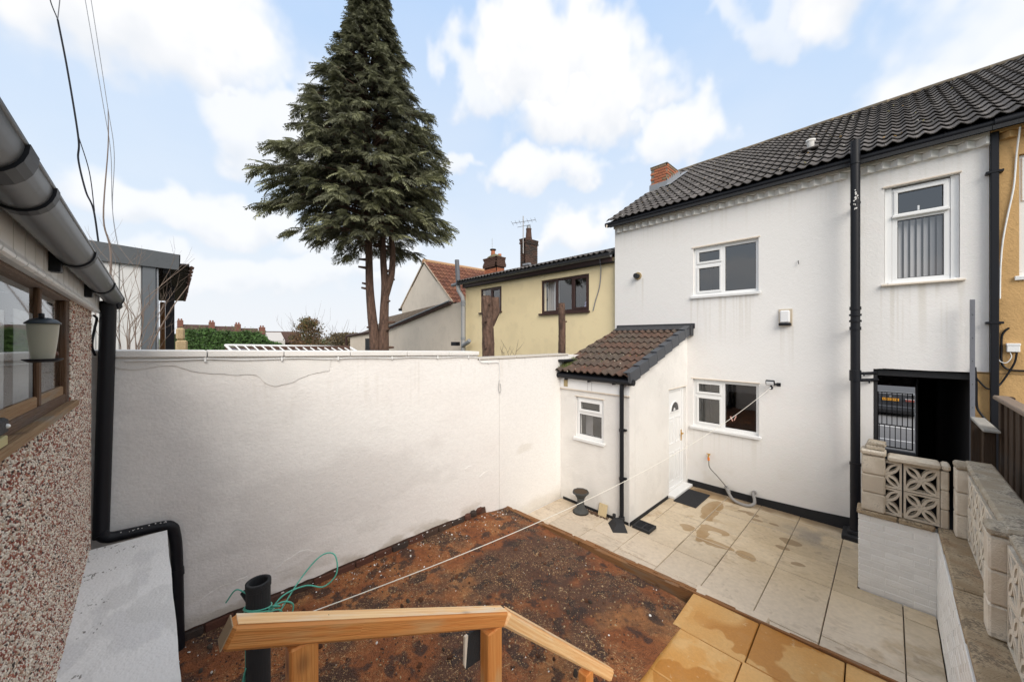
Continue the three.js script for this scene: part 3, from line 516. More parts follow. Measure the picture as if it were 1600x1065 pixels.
  part(H, 'wall_hook', merge([rod(P(-1.06, 4.30, F), P(-1.06, 4.30, F - 0.03), 0.006, 6), rod(P(-1.06, 4.30, F - 0.03), P(-1.05, 4.24, F - 0.035), 0.005, 6)]), M.black);
  // covered passage through the house
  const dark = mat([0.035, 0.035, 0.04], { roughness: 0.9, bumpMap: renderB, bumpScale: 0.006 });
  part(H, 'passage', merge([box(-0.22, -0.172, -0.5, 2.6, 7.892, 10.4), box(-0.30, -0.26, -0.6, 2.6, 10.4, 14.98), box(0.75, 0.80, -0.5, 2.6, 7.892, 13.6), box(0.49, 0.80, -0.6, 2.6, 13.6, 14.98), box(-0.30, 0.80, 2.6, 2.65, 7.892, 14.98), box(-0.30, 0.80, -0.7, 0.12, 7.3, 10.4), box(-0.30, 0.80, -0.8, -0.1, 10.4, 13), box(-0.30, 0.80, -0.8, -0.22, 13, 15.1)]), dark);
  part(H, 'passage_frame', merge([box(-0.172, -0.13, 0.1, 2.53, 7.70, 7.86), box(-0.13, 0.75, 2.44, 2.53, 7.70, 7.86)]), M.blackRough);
}
// soil pipe, with its collars and branch
{
  const u = -0.355, v = 7.40, o = thing('soil_pipe', 'tall black soil pipe rising above the gutter beside the passage', 'drain pipe', [u, 0.05, v]);
  part(o, 'pipe', merge([rod(P(u, 0.1, v), P(u, 5.95, v), 0.055, 18), rod(P(u, 0.1, v), P(u, 1.1, v), 0.06, 18)]), M.black);
  for (const [y, r, h] of [[5.60, .064, .02], [3.12, .066, .05], [3.24, .07, .03], [3.33, .07, .03], [3.42, .066, .05], [2.36, .067, .16], [1.1, .066, .04], [5.0, .06, .03]]) part(o, 'collar', rod(P(u, y, v), P(u, y + h, v), r, 18), M.black);
  for (const y of [1.12, 3.14, 5.0]) part(o, 'wall_bracket', box(u - 0.03, u + 0.03, y, y + 0.03, v, 7.65), M.black);
  part(o, 'branch_pipe', merge([rod(P(u, 2.47, v - 0.01), P(-0.15, 2.475, 7.68), 0.022, 10), rod(P(u, 2.37, v - 0.01), P(-0.13, 2.375, 7.68), 0.024, 10), rod(P(-0.27, 2.47, v - 0.01), P(-0.255, 2.47, v - 0.01), 0.032, 10), rod(P(-0.215, 2.37, v), P(-0.2, 2.37, v), 0.034, 10)]), M.black);
  part(o, 'gully', merge([box(-0.50, -0.27, -0.02, 0.075, 7.25, 7.62, 0.012), box(-0.44, -0.29, 0.07, 0.13, 7.32, 7.5, 0.01)]), M.blackRough);
  part(o, 'paint_fleck', merge([...Array(16)].map((_, i) => { const a = 3.95 + 0.9 * hash(i, 1, 3), y = 5.02 + 0.2 * hash(i, 2, 3) * (i < 9 ? 1 : -0.6); return new THREE.SphereGeometry(0.006 + 0.008 * hash(i, 4, 3), 6, 4).scale(1, 1.3, 0.4).translate(u + Math.sin(a - 4.2) * 0.052, y, -v + Math.cos(a - 4.2) * 0.0535); })), M.whiteSmooth);
}
{
  const u = 0.915, v = 7.6, o = thing('downpipe', 'black square downpipe at the joint of white and tan houses', 'drain pipe', [u, 0.8, v]);
  part(o, 'pipe', box(u - 0.034, u + 0.034, 0.9, 5.62, v - 0.034, v + 0.03, 0.008), M.black);
  for (const y of [3.18, 5.1]) part(o, 'clip', box(u - 0.07, u + 0.07, y, y + 0.03, v - 0.04, v + 0.048), M.black);
}

// ---------------------------------------------------------------- porch
{
  const f = 5.28, o = thing('porch', 'small white lean-to porch with mossy brown tiled roof and white door', 'porch', [-3.55, 0, 6.4]);
  const s = shp(rect(-4.255, -2.86, -0.1, 2.27)); s.holes.push(hole(rect(-3.91, -3.335, 1.215, 1.945))); part(o, 'wall', wallUY(s, f, 0.18), M.white);
  const w = shp([[f + 0.182, -0.1], [7.648, -0.1], [7.648, 3.12], [f + 0.182, 2.33]]); w.holes.push(hole(rect(6.76, 7.575, 0.05, 2.015))); part(o, 'side_wall', wallVY(w, -3.04, 0.181), M.white);
  part(o, 'floor', box(-4.2, -3.05, -0.1, 0.03, f + 0.19, 7.64), M.room); part(o, 'inner_wall', box(-4.255, -4.20, 0.03, 2.3, f + 0.19, 7.64), M.room);
  const win = glazed(o, -3.905, -3.34, 1.22, 1.94, f + 0.03, [[-3.85, -3.395, 1.635, 1.69]], [[-3.86, -3.385, 1.69, 1.895, 1], [-3.85, -3.395, 1.275, 1.635, 0]], { sill: 0.07 });
  part(o, 'net_curtain', box(-3.83, -3.68, 1.24, 1.62, f + 0.2, f + 0.203, 0.001), mat([0.25, 0.25, 0.26]));
  part(o, 'lintel_strip', box(-3.93, -3.32, 1.948, 1.965, f - 0.012, f + 0.03), M.cream);
  part(o, 'base_strip', merge([box(-4.2, -2.87, -0.03, 0.045, f - 0.012, f - 0.001), box(-2.861, -2.85, -0.03, 0.05, f, 6.72)]), M.blackRough);
  // door in the side wall, set back
  const x = -2.925, d = part(o, 'door', merge([box(x - 0.03, x, 0.11, 1.955, 6.83, 7.515, 0.003)]), M.upvc);
  part(d, 'door_frame', merge([box(x - 0.04, x + 0.02, 0.05, 2.015, 6.762, 6.828), box(x - 0.04, x + 0.02, 0.05, 2.015, 7.517, 7.573), box(x - 0.04, x + 0.02, 1.957, 2.015, 6.83, 7.515), box(x - 0.04, x + 0.02, 0.05, 0.108, 6.83, 7.515)]), M.upvc);
  for (const [a, b, c, e] of [[6.90, 7.13, 0.20, 0.78], [7.21, 7.44, 0.20, 0.78], [6.90, 7.13, 0.93, 1.45], [7.21, 7.44, 0.93, 1.45]]) part(d, 'door_panel', merge([box(x, x + 0.012, c, c + 0.025, a, b, 0.005), box(x, x + 0.012, e - 0.025, e, a, b, 0.005), box(x, x + 0.012, c + 0.025, e - 0.025, a, a + 0.025, 0.005), box(x, x + 0.012, c + 0.025, e - 0.025, b - 0.025, b, 0.005), box(x, x + 0.007, c + 0.06, e - 0.06, a + 0.05, b - 0.05, 0.003)]), M.upvc);
  const arc = new THREE.Shape(); arc.absarc(7.17, 1.57, 0.17, 0, Math.PI); const inn = new THREE.Path(); inn.absarc(7.17, 1.575, 0.055, 0, Math.PI); arc.holes.push(inn);
  part(d, 'door_light', wallVY(arc, x + 0.001, 0.006), mat([0.02, 0.022, 0.025], { roughness: 0.15 }));
  const rim = new THREE.Shape(); rim.absarc(7.17, 1.55, 0.205, 0, Math.PI); const ri = new THREE.Path(); ri.absarc(7.17, 1.568, 0.172, 0, Math.PI); rim.holes.push(ri); part(d, 'light_surround', wallVY(rim, x, 0.016), M.upvc);
  part(d, 'handle', merge([box(x, x + 0.012, 0.92, 1.14, 7.475, 7.505, 0.004), rod(P(x + 0.01, 1.07, 7.49), P(x + 0.05, 1.07, 7.49), 0.009, 8), rod(P(x + 0.05, 1.07, 7.49), P(x + 0.05, 1.065, 7.38), 0.009, 8)]), M.brass);
  part(d, 'door_sill', merge([box(-2.90, -2.735, -0.0, 0.055, 6.74, 7.60, 0.008)]), M.upvc);
  part(o, 'door_lintel', box(-2.9, -2.852, 2.018, 2.035, 6.74, 7.60), M.cream);
  // fascia board, vents, gutter
  const fb = part(o, 'fascia', box(-4.255, -2.852, 2.075, 2.285, f - 0.024, f - 0.002, 0.003), M.upvc);
  part(fb, 'fascia_joint', merge([box(-3.64, -3.634, 2.08, 2.28, f - 0.027, f - 0.024, 0.001), box(-3.56, -3.554, 2.08, 2.28, f - 0.027, f - 0.024, 0.001)]), M.upvcGrey);
  part(fb, 'fascia_edge', box(-4.26, -2.845, 2.058, 2.075, f - 0.03, f - 0.002, 0.002), M.cream);
  part(fb, 'fascia_vent', merge([box(-4.165, -4.075, 2.105, 2.235, f - 0.033, f - 0.025, 0.003)]), mat([0.40, 0.32, 0.17], { roughness: 0.7 }));
  part(o, 'gutter', merge([tube([P(-4.38, 2.315, f - 0.08), P(-2.74, 2.30, f - 0.08)], 0.05, 14), ...[-4.1, -3.6, -3.12].map((u) => box(u, u + 0.03, 2.235, 2.28, f - 0.10, f - 0.02)), rod(P(-2.83, 2.303, f - 0.08), P(-2.79, 2.303, f - 0.08), 0.057, 14)]), M.black);
  // roof
  const p = Math.atan2(3.19 - 2.36, 7.62 - 5.12), X = new THREE.Vector3(1, 0, 0), Y = new THREE.Vector3(0, Math.sin(p), -Math.cos(p));
  part(o, 'roof_boards', planar(wallVY(shp([[5.16, 2.33], [7.648, 3.155], [7.648, 3.125], [5.16, 2.30]]), -4.4, 1.62)), M.blackRough);
  const tg = tileGeo(0.27, 0.40, 2, 0.032, 0.014);
  roofTiles(o, 'roof_tile', P(-4.42, 2.375, 5.13), X, Y, 6, 8, 0.27, 0.318, tg, M.ptile, 41);
  const cap = merge([lbox(-0.02, 0.035, 0.0, 0.315, -0.115, 0.065, 0.006), lbox(-0.085, 0.035, 0.0, 0.315, 0.055, 0.07, 0.003)]);
  const q = new THREE.Quaternion().setFromRotationMatrix(new THREE.Matrix4().makeBasis(X, Y, X.clone().cross(Y))), q2 = q.clone().multiply(eul(-0.075, 0, 0));
  for (let i = 0; i < 8; i++) part(o, 'verge_cap', cap, M.leadDark, P(-2.79, 2.375, 5.13).addScaledVector(Y, i * 0.322).addScaledVector(X.clone().cross(Y), 0.022), q2);
  part(o, 'flashing', merge([box(-4.46, -2.71, 3.20, 3.30, 7.63, 7.652, 0.003), planar(wallVY(shp([[7.36, 3.17], [7.64, 3.265], [7.64, 3.275], [7.36, 3.18]]), -4.40, 1.66)), box(-2.76, -2.735, 3.05, 3.26, 7.50, 7.65, 0.004)]), M.flash);
  part(o, 'wall_flashing', merge([box(-4.40, -4.37, 2.34, 2.62, 5.12, 5.72, 0.004), box(-4.37, -4.12, 2.56, 2.60, 5.2, 5.6, 0.004)]), M.black);
  // moss, lichen and grass on the tiles
  const R = rng(8), bl = new THREE.ConeGeometry(0.004, 0.07, 3).translate(0, 0.035, 0), ml = [], cr = [], Z = X.clone().cross(Y);
  const on = (a, b) => P(-4.42, 2.375, 5.13).addScaledVector(X, a).addScaledVector(Y, b).addScaledVector(Z, 0.035);
  for (let i = 0; i < 900; i++) { const a = 0.05 + 0.33 * R() * (0.6 + 0.4 * R()), b = 0.08 + 0.55 * R(); if (a / 0.42 + Math.abs(b - 0.33) / 0.36 > 1.15) continue; const s = 0.5 + 0.8 * R(); ml.push([M4(on(a, b), eul((R() - 0.5) * 1.6, R() * 6, (R() - 0.5) * 1.6), new THREE.Vector3(s, s, s)), rgb(0.10 + 0.12 * R(), 0.15 + 0.08 * R(), 0.06)]); }
  for (let i = 0; i < 900; i++) { const a = 1.6 * R(), b = 2.5 * R(), s = 0.004 + 0.012 * Math.pow(R(), 2.5), k = R(); cr.push([M4(on(a, b).addScaledVector(Z, -0.008), eul(R() * 6, R() * 6, 0), new THREE.Vector3(s, s * 0.6, s)), k < 0.35 ? rgb(0.55, 0.5, 0.4) : k < 0.7 ? rgb(0.16, 0.17, 0.07) : rgb(0.26, 0.08, 0.04)]); }
  swarm(o, 'grass_tuft', bl, mat([1, 1, 1]), ml); swarm(o, 'lichen', new THREE.IcosahedronGeometry(1, 0), mat([1, 1, 1], { roughness: 1 }), cr);
}
{
  const u = -2.96, v = 5.215, o = thing('downpipe', 'black downpipe on the corner of the white porch', 'drain pipe', [u, 0.06, v]);
  part(o, 'pipe', merge([rod(P(u, 0.05, v), P(u, 2.29, v), 0.034, 14)]), M.black);
  for (const y of [0.72, 1.5]) part(o, 'clip', merge([rod(P(u, y, v), P(u, y + 0.04, v), 0.042, 14), box(u - 0.05, u + 0.065, y + 0.005, y + 0.035, v + 0.01, v + 0.06)]), M.black);
}

// ---------------------------------------------------------------- rendered garden wall on the left
{
  const o = thing('garden_wall', 'long tall white rendered garden wall with white coping beside the red soil', 'wall', [-4.38, 0, 2.5]);
  const wallT = tex(2048, 1024, [6.4, 3.2], (a, b) => {
    const v = a * 6.4 - 0.9, y = b * 3.2, big = fbm(a, b, 5, 6, 301), m = fbm(a, b, 22, 5, 302), f = fbm(a, b, 200, 2, 303);
    let c = [0.86, 0.845, 0.82]; c = mix3(c, [0.83, 0.805, 0.78], sm(0.35, 0.7, big)); c = mix3(c, [0.84, 0.825, 0.80], sm(3.6, 4.0, v));
    const damp = Math.max(sm(0.0, 0.5, 1 - Math.hypot((v - 1.5) / 1.6, (y - 1.25) / 0.62) + (m - 0.5) * 1.3), 0.8 * sm(0.0, 0.5, 1 - Math.hypot((v + 0.1) / 0.55, (y - 1.7) / 1.0) + (m - 0.5) * 1.3), 0.6 * sm(0.0, 0.6, 1 - Math.hypot((v - 0.4) / 0.9, (y - 2.35) / 0.35) + (m - 0.5) * 1.4));
    c = mix3(c, [0.56, 0.54, 0.52], 0.22 * damp * sm(4.2, 3.2, v));
    c = mix3(c, [0.60, 0.57, 0.52], 0.4 * sm(0.5, 0.7, m) * sm(0.95, 0.35, y) * sm(3.4, 2.0, v)); { const st = 0.6 * vn(a * 220, b * 5, 4096, 305) + 0.4 * vn(a * 70, b * 3, 4096, 306); c = mix3(c, [0.64, 0.61, 0.55], 0.30 * sm(0.55, 0.85, st) * sm(1.6, 2.8, y) * sm(0.35, 0.6, m)); c = mix3(c, [0.42, 0.37, 0.29], 0.55 * sm(0.62, 0.44, y + 0.14 * (m - 0.5)) * sm(0.40, 0.62, m) * sm(3.6, 3.2, v)); c = mix3(c, [0.50, 0.45, 0.36], 0.5 * sm(0.28, 0.0, y + 0.2 * (m - 0.5)) * sm(3.6, 3.9, v)); }
    c = mix3(c, [0.62, 0.58, 0.50], 0.35 * sm(0.2, 0.55, 1 - Math.hypot((v - 4.35) / 0.35, (y - 1.15) / 0.13) + (m - 0.5) * 1.5));
    return c.map((x) => x * (0.95 + 0.1 * f));
  });
  const wb = tex(1024, 1024, 1.7, (u, v) => 0.55 * fbm(u, v, 110, 3, 311) + 0.27 * fbm(u, v, 30, 3, 312) + 0.18 * fbm(u, v, 5, 3, 313), false);
  const oT = wallT; oT.offset.set(0.9 / 6.4, 0);
  const wm = mat([1, 1, 1], { map: oT, bumpMap: wb, bumpScale: 0.0045, roughness: 0.9 });
  const R = rng(3), bot = [];
  for (let v = -0.9; v <= 3.30; v += 0.06) bot.push([v, 0.425 + 0.012 * (R() - 0.5) - 0.02 * sm(2.6, 3.3, v)]);
  const topY = (v) => (v < 3.30 ? 2.845 - 0.028 * (v + 0.4) : 2.665);
  part(o, 'wall', wallVY(shp([...bot, [3.31, 0.44], [3.45, 0.42], [3.5, 0.2], [3.733, 0.18], [3.733, topY(4)], [3.305, topY(4)], [3.305, topY(3.29)], [-0.9, topY(-0.9)]]), -4.50, 0.24), wm);
  part(o, 'wall', wallVY(shp([[3.739, 0.16], [4.1, 0.05], [4.15, -0.1], [7.64, -0.1], [7.64, 2.665], [3.739, 2.665]]), -4.50, 0.24), wm);
  part(o, 'wall_core', box(-4.48, -4.275, -0.1, 0.43, -0.9, 4.1), M.brickDark[1]);
  // bricks that show below the render
  const dirty = [M.brickDark[0], M.brickDark[1], M.brickDark[2], mat([0.11, 0.045, 0.03], { bumpMap: gritB, bumpScale: 0.004, roughness: 0.95, map: mottle })];
  for (let i = 0; i < 16; i++) { const v = -0.15 + i * 0.222; if (v > 3.3) break; part(o, 'brick', planar(cbox(0.06, 0.075, 0.208, 0.008, () => [0.004 * R(), 0.006 * (R() - 0.5), 0.006 * (R() - 0.5)])), dirty[Math.floor(R() * 4)], P(-4.285 + 0.012 * R(), 0.368 - 0.012 * i / 15, v)); }
  for (let i = 0; i < 3; i++) part(o, 'brick', planar(cbox(0.06, 0.09, 0.10, 0.02, () => [0.02 * R(), 0.02 * R(), 0.02 * R()])), dirty[3 - (i % 2)], P(-4.262, 0.37 + 0.012 * i, 3.12 + i * 0.104));
  part(o, 'lime_splash', merge([...Array(60)].map(() => new THREE.SphereGeometry(0.004 + 0.013 * R() * R(), 6, 4).scale(0.25, 0.7, 1.3).translate(-4.252, 0.345 + 0.06 * R(), -(0.6 + 2.4 * R())))), M.whiteSmooth);
  // smooth layer that is peeling below the coping
  const lower = []; for (let v = -0.36; v <= 1.25; v += 0.03) { const t = v + 0.36; const d = 0.03 + 0.05 * sm(0.25, 0.5, t) + 0.055 * sm(0.62, 0.80, t) + 0.09 * sm(0.9, 1.06, t) - 0.13 * sm(1.2, 1.6, t) + 0.02 * (fbm(t / 2, 0.3, 40, 3, 330) - 0.5) + 0.02 * Math.sin(t * 13); lower.push([v, topY(v) - Math.max(0.02, d) - 0.05]); }
  part(o, 'plaster_layer', wallVY(shp([...lower, [1.25, topY(1.25) - 0.02], [-0.36, topY(-0.36) - 0.02]]), -4.262, 0.010), M.whiteSmooth);
  for (const [v, y, r, t] of [[0.35, 0.62, .14, 0.3], [3.45, 0.92, .07, .5], [3.15, 1.08, .06, -.2], [0.75, 2.58, .05, .4], [0.9, 0.68, .12, .2]]) { const pts = []; for (let i = 0; i < 14; i++) { const a = i / 14 * 6.283, q = r * (0.75 + 0.5 * R()); pts.push([v + Math.cos(a) * q * 1.5, y + Math.sin(a) * q * 0.55 + Math.cos(a) * q * t * 0.4]); } part(o, 'plaster_patch', wallVY(shp(pts), -4.262, 0.006), wm); }
  // coping stones
  const seams = [-0.9, 0.205, 0.80, 1.45, 2.15, 2.78, 3.315];
  for (let i = 0; i + 1 < seams.length; i++) { const a = seams[i] + 0.004, b = seams[i + 1] - 0.004, m = (a + b) / 2, g = cbox(0.30, 0.058, b - a, 0.006).rotateX(-0.028).translate(-4.375, topY(m) + 0.03, -m); part(o, 'coping_stone', planar(g), M.whiteSmooth); }
  for (const [a, b] of [[3.32, 4.1], [4.11, 4.9], [4.91, 5.5]]) part(o, 'coping_stone', planar(cbox(0.285, 0.035, b - a, 0.008).rotateX(0.004 * (a - 4)).translate(-4.385, 2.684, -(a + b) / 2)), M.conc);
  const pc = o.children.filter((m) => m.name.startsWith('coping_stone')).slice(-3); pc.forEach((m) => { m.material = mat([0.60, 0.56, 0.50], { map: mottle, bumpMap: gritB, bumpScale: 0.004, roughness: 0.9 }); });
  // cable clipped along the top
  const cb = thing('cable', 'white cable clipped along the top of the garden wall and down its joint', 'cable', [-4.25, 2.2, 3.7]);
  const line = []; for (let v = -0.3; v <= 3.2; v += 0.25) line.push(P(-4.238, topY(v) - 0.022 + 0.006 * Math.sin(v * 9), v));
  line.push(P(-4.238, topY(3.28) - 0.035, 3.28), P(-4.24, 2.70, 3.31), P(-4.24, 2.635, 3.36), P(-4.24, 2.625, 3.5), P(-4.24, 2.622, 3.66), P(-4.24, 2.60, 3.715), P(-4.24, 2.5, 3.726), P(-4.24, 2.3, 3.72));
  part(cb, 'wire', tube(curve(line, 110), 0.0055, 6), M.upvc);
  part(cb, 'wire_end', tube(curve([P(-4.24, 2.34, 3.72), P(-4.235, 2.22, 3.70), P(-4.235, 2.14, 3.72), P(-4.235, 2.17, 3.75), P(-4.235, 2.28, 3.735)], 20), 0.005, 6), M.upvcGrey);
  for (const v of [0.19, 0.78, 1.32, 1.95, 2.6, 3.12, 3.5]) part(cb, 'clip', box(-4.256, -4.228, v > 3.3 ? 2.61 : topY(v) - 0.045, v > 3.3 ? 2.64 : topY(v) - 0.005, v - 0.008, v + 0.008, 0.003), M.upvc);
}

// ---------------------------------------------------------------- pebbledash garage close by on the left
const GX = new THREE.Vector3(-0.99935351, -0.02028391, 0.02968377), GY = new THREE.Vector3(-0.0202749659, 0.99979426, 0.000602226709), GZ = GX.clone().cross(GY);
const gq = new THREE.Quaternion().setFromRotationMatrix(new THREE.Matrix4().makeBasis(GX, GY, GZ));
function local(name, label, category, group) { const o = thing(name, label, category, [-4.0811, 0, -0.4715], group); o.quaternion.copy(gq); at0.set(o, new THREE.Vector3()); return o; }
{
  const o = local('garage', 'pebbledashed garage with timber window, white eaves boards and big grey gutter', 'garage');
  const s = shp([[-6, 0], [0, 0], [0, 3.30], [-6, 3.30]]); s.holes.push(hole(rect(-3.6, -0.93, 2.62, 3.19)));
  const dash = mat([0.30, 0.235, 0.20], { bumpMap: gritB, bumpScale: 0.01, roughness: 0.95, map: mottle });
  const wall = part(o, 'wall', planar(slab(s, 0.14).translate(0, 0, -0.14)), dash);
  part(o, 'end_wall', lbox(-0.13, -0.001, 0, 3.3, -3.2, -0.141), dash); part(o, 'rear_wall', merge([lbox(-6, -0.13, 0, 3.3, -3.2, -3.05), lbox(-6, -5.87, 0, 3.3, -3.05, -0.141)]), dash);
  part(o, 'roof', lbox(-6.1, 0.1, 3.40, 3.46, -3.3, 0.10), M.blackRough);
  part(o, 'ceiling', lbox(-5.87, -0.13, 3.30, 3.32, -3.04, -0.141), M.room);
  // the pebbles
  const R = rng(21), list = [], pal = [[0.72, 0.66, 0.58], [0.68, 0.60, 0.50], [0.55, 0.46, 0.38], [0.30, 0.095, 0.06], [0.24, 0.07, 0.05], [0.38, 0.17, 0.11], [0.06, 0.045, 0.04], [0.46, 0.34, 0.25]], pw = [0.27, 0.46, 0.55, 0.67, 0.76, 0.83, 0.90, 1];
  const st = 0.0086;
  for (let x = -2.75; x < 0.0; x += st) for (let y = 1.0; y < 3.24; y += st) {
    if (x > -3.6 && x < -0.925 && y > 2.605) continue; if (x < -1.9 && y < 1.5) continue;
    const r = 0.0038 + 0.0032 * R(), t = R(), k = pw.findIndex((q) => t <= q), b = 0.75 + 0.45 * R(); if (R() < 0.08) continue;
    list.push([M4(new THREE.Vector3(x + (R() - 0.5) * st * 1.1, y + (R() - 0.5) * st * 1.1, 0.0012 + 0.002 * R()), eul(R() * 6, R() * 6, R() * 6), new THREE.Vector3(r * (0.8 + 0.7 * R()), r * 0.8, r)), rgb(pal[k][0] * b, pal[k][1] * b, pal[k][2] * b)]);
  }
  for (let i = 0; i < 900; i++) { const r = 0.004 + 0.003 * R(), b = pal[Math.floor(R() * 8)]; list.push([M4(new THREE.Vector3(0.001, 1.4 + 1.8 * R(), -0.06 * R()), eul(R() * 6, R() * 6, R() * 6), new THREE.Vector3(r, r, r)), rgb(...b)]); }
  swarm(wall, 'pebbles', new THREE.IcosahedronGeometry(1, 1), mat([1, 1, 1], { roughness: 0.75 }), list);
  // timber window
  const T = (len, h, d) => timber(len, h, d, 0.005), V = (x, y0, y1, w, z0, z1) => T(y1 - y0, w, z1 - z0).rotateZ(Math.PI / 2).translate(x, (y0 + y1) / 2, (z0 + z1) / 2), Hh = (x0, x1, y, h, z0, z1) => T(x1 - x0, h, z1 - z0).translate((x0 + x1) / 2, y, (z0 + z1) / 2);
  const w = part(o, 'window', merge([V(-0.958, 2.62, 3.19, 0.055, -0.03, -0.004), Hh(-3.6, -0.985, 2.645, 0.05, -0.03, -0.004)]), M.woodOld);
  part(w, 'mullion', merge([V(-1.565, 2.67, 3.19, 0.05, -0.028, -0.010)]), M.woodOld);
  part(w, 'mullion', V(-2.9, 2.67, 3.19, 0.06, -0.028, -0.010), M.woodOld);
  part(w, 'bottom_rail', merge([Hh(-1.54, -0.99, 2.69, 0.05, -0.028, -0.012), Hh(-2.87, -1.60, 2.69, 0.05, -0.028, -0.013)]), M.woodGrey);
  part(w, 'beading', merge([tube([new THREE.Vector3(-0.92, 2.655, -0.008), new THREE.Vector3(-0.92, 3.1, -0.008)], 0.007, 8), tube(curve([new THREE.Vector3(-0.92, 2.66, -0.008), new THREE.Vector3(-0.905, 2.636, 0.0), new THREE.Vector3(-0.86, 2.634, 0.006)], 8), 0.008, 8)]), M.cream);
  part(w, 'sill', Hh(-3.6, -0.86, 2.605, 0.034, -0.10, 0.032), M.woodGrey);
  for (const [a, b] of [[-1.54, -0.985], [-2.87, -1.59]]) part(w, 'pane', planar(new THREE.PlaneGeometry(b - a, 0.49).translate((a + b) / 2, 2.945, -0.024)), mat([0.86, 0.9, 0.92], { phys: true, transmission: 1, roughness: 0.03, thickness: 0, ior: 1.45 }));
  part(w, 'net_curtain', merge([lbox(-1.52, -1.03, 2.60, 3.10, -0.09, -0.088, 0.0005), lbox(-2.9, -1.66, 2.60, 3.08, -0.09, -0.088, 0.0005)]), mat([0.50, 0.50, 0.49], { roughness: 0.95, map: mottle }));
  // eaves boards with grooves, rounded lower edge
  const pr = shp([[0.0, 3.33], [0.0, 3.205], [0.012, 3.197], [0.038, 3.192], [0.047, 3.197], [0.05, 3.206], [0.046, 3.216], [0.043, 3.225], [0.043, 3.33]]);
  for (let i = 0; i < 24; i++) { const x1 = 0.06 - i * 0.14, x0 = x1 - 0.137; const b = part(o, 'eaves_board', planar(slab(pr, 0.131).rotateY(-Math.PI / 2).translate(x1, 0, 0)), M.upvc); }
  part(o, 'eaves_backing', lbox(-3.4, 0.06, 3.205, 3.34, 0.002, 0.037, 0.001), mat([0.22, 0.14, 0.08]));
  // gutter: half round, open at the top, with clips
  const gp = []; for (let i = 0; i <= 24; i++) { const t = -Math.PI * i / 24; gp.push([0.108 + Math.cos(t) * 0.056, 3.333 + Math.sin(t) * 0.068]); } for (let i = 24; i >= 0; i--) { const t = -Math.PI * i / 24; gp.push([0.108 + Math.cos(t) * 0.053, 3.333 + Math.sin(t) * 0.065]); }
  part(o, 'gutter', toCreasedNormals(planar(slab(shp(gp), 3.9).rotateY(-Math.PI / 2).translate(0.16, 0, 0)), 0.6), M.gutterGrey);
  part(o, 'gutter_lip', tube([new THREE.Vector3(-3.74, 3.334, 0.1625), new THREE.Vector3(0.16, 3.334, 0.1625)], 0.006, 8), M.gutterGrey);
  const cp = []; for (let i = 0; i <= 12; i++) { const t = -Math.PI * i / 12; cp.push([0.108 + Math.cos(t) * 0.063, 3.333 + Math.sin(t) * 0.075]); } for (let i = 12; i >= 0; i--) { const t = -Math.PI * i / 12; cp.push([0.108 + Math.cos(t) * 0.056, 3.333 + Math.sin(t) * 0.068]); }
  for (const [x, wd] of [[-2.96, 0.08], [-2.68, 0.04], [-1.82, 0.05], [-0.80, 0.05]]) part(o, 'gutter_clip', merge([planar(slab(shp(cp), wd).rotateY(-Math.PI / 2).translate(x + wd, 0, 0)), lbox(x, x + wd, 3.235, 3.34, 0.043, 0.075, 0.002)]), M.black);
  part(o, 'gutter_end', planar(slab(shp(cp.slice(0, 13).concat([[0.045, 3.345]])), 0.02).rotateY(-Math.PI / 2).translate(0.178, 0, 0)), M.black);
  part(o, 'gutter_outlet', merge([lbox(0.02, 0.16, 3.235, 3.29, 0.03, 0.16, 0.02), lathe([[0.0, 0], [0.045, 0], [0.045, 0.11], [0.0, 0.11]], 16).translate(0.10, 3.16, 0.085)]), M.black);
  part(o, 'wall_cable', tube(curve([new THREE.Vector3(-0.03, 3.17, 0.02), new THREE.Vector3(0.03, 3.15, 0.03), new THREE.Vector3(0.035, 3.08, 0.02), new THREE.Vector3(0.01, 2.98, 0.01), new THREE.Vector3(0.02, 2.92, 0.01), new THREE.Vector3(0.07, 2.87, 0.02)], 30), 0.008, 8), M.black);
}
{
  const o = thing('downpipe', 'thick black downpipe between the pebbledash garage and the garden wall', 'drain pipe', [-4.19, 1.4, -0.41]);
  part(o, 'pipe', tube([P(-4.185, 3.27, -0.385), P(-4.19, 1.46, -0.425)], 0.046, 18), M.black);
  part(o, 'branch_pipe', merge([tube(curve([P(-4.17, 1.50, -0.425), P(-4.18, 1.45, -0.39), P(-4.19, 1.435, -0.30), P(-4.20, 1.42, -0.09), P(-4.202, 1.395, -0.035), P(-4.205, 1.33, -0.012), P(-4.205, 1.1, 0.004), P(-4.205, 0.3, 0.016)], 60), 0.041, 14), rod(P(-4.205, 1.02, 0.005), P(-4.205, 0.96, 0.008), 0.046, 14)]), M.black);
  part(o, 'paint_fleck', merge([...Array(14)].map((_, i) => new THREE.SphereGeometry(0.003 + 0.005 * hash(i, 1, 7), 6, 4).scale(1.3, 0.6, 0.8).translate(-4.165 + 0.004 * hash(i, 2, 7), 1.458 + 0.012 * hash(i, 3, 7), 0.36 - 0.3 * hash(i, 4, 7)))), M.whiteSmooth);
}
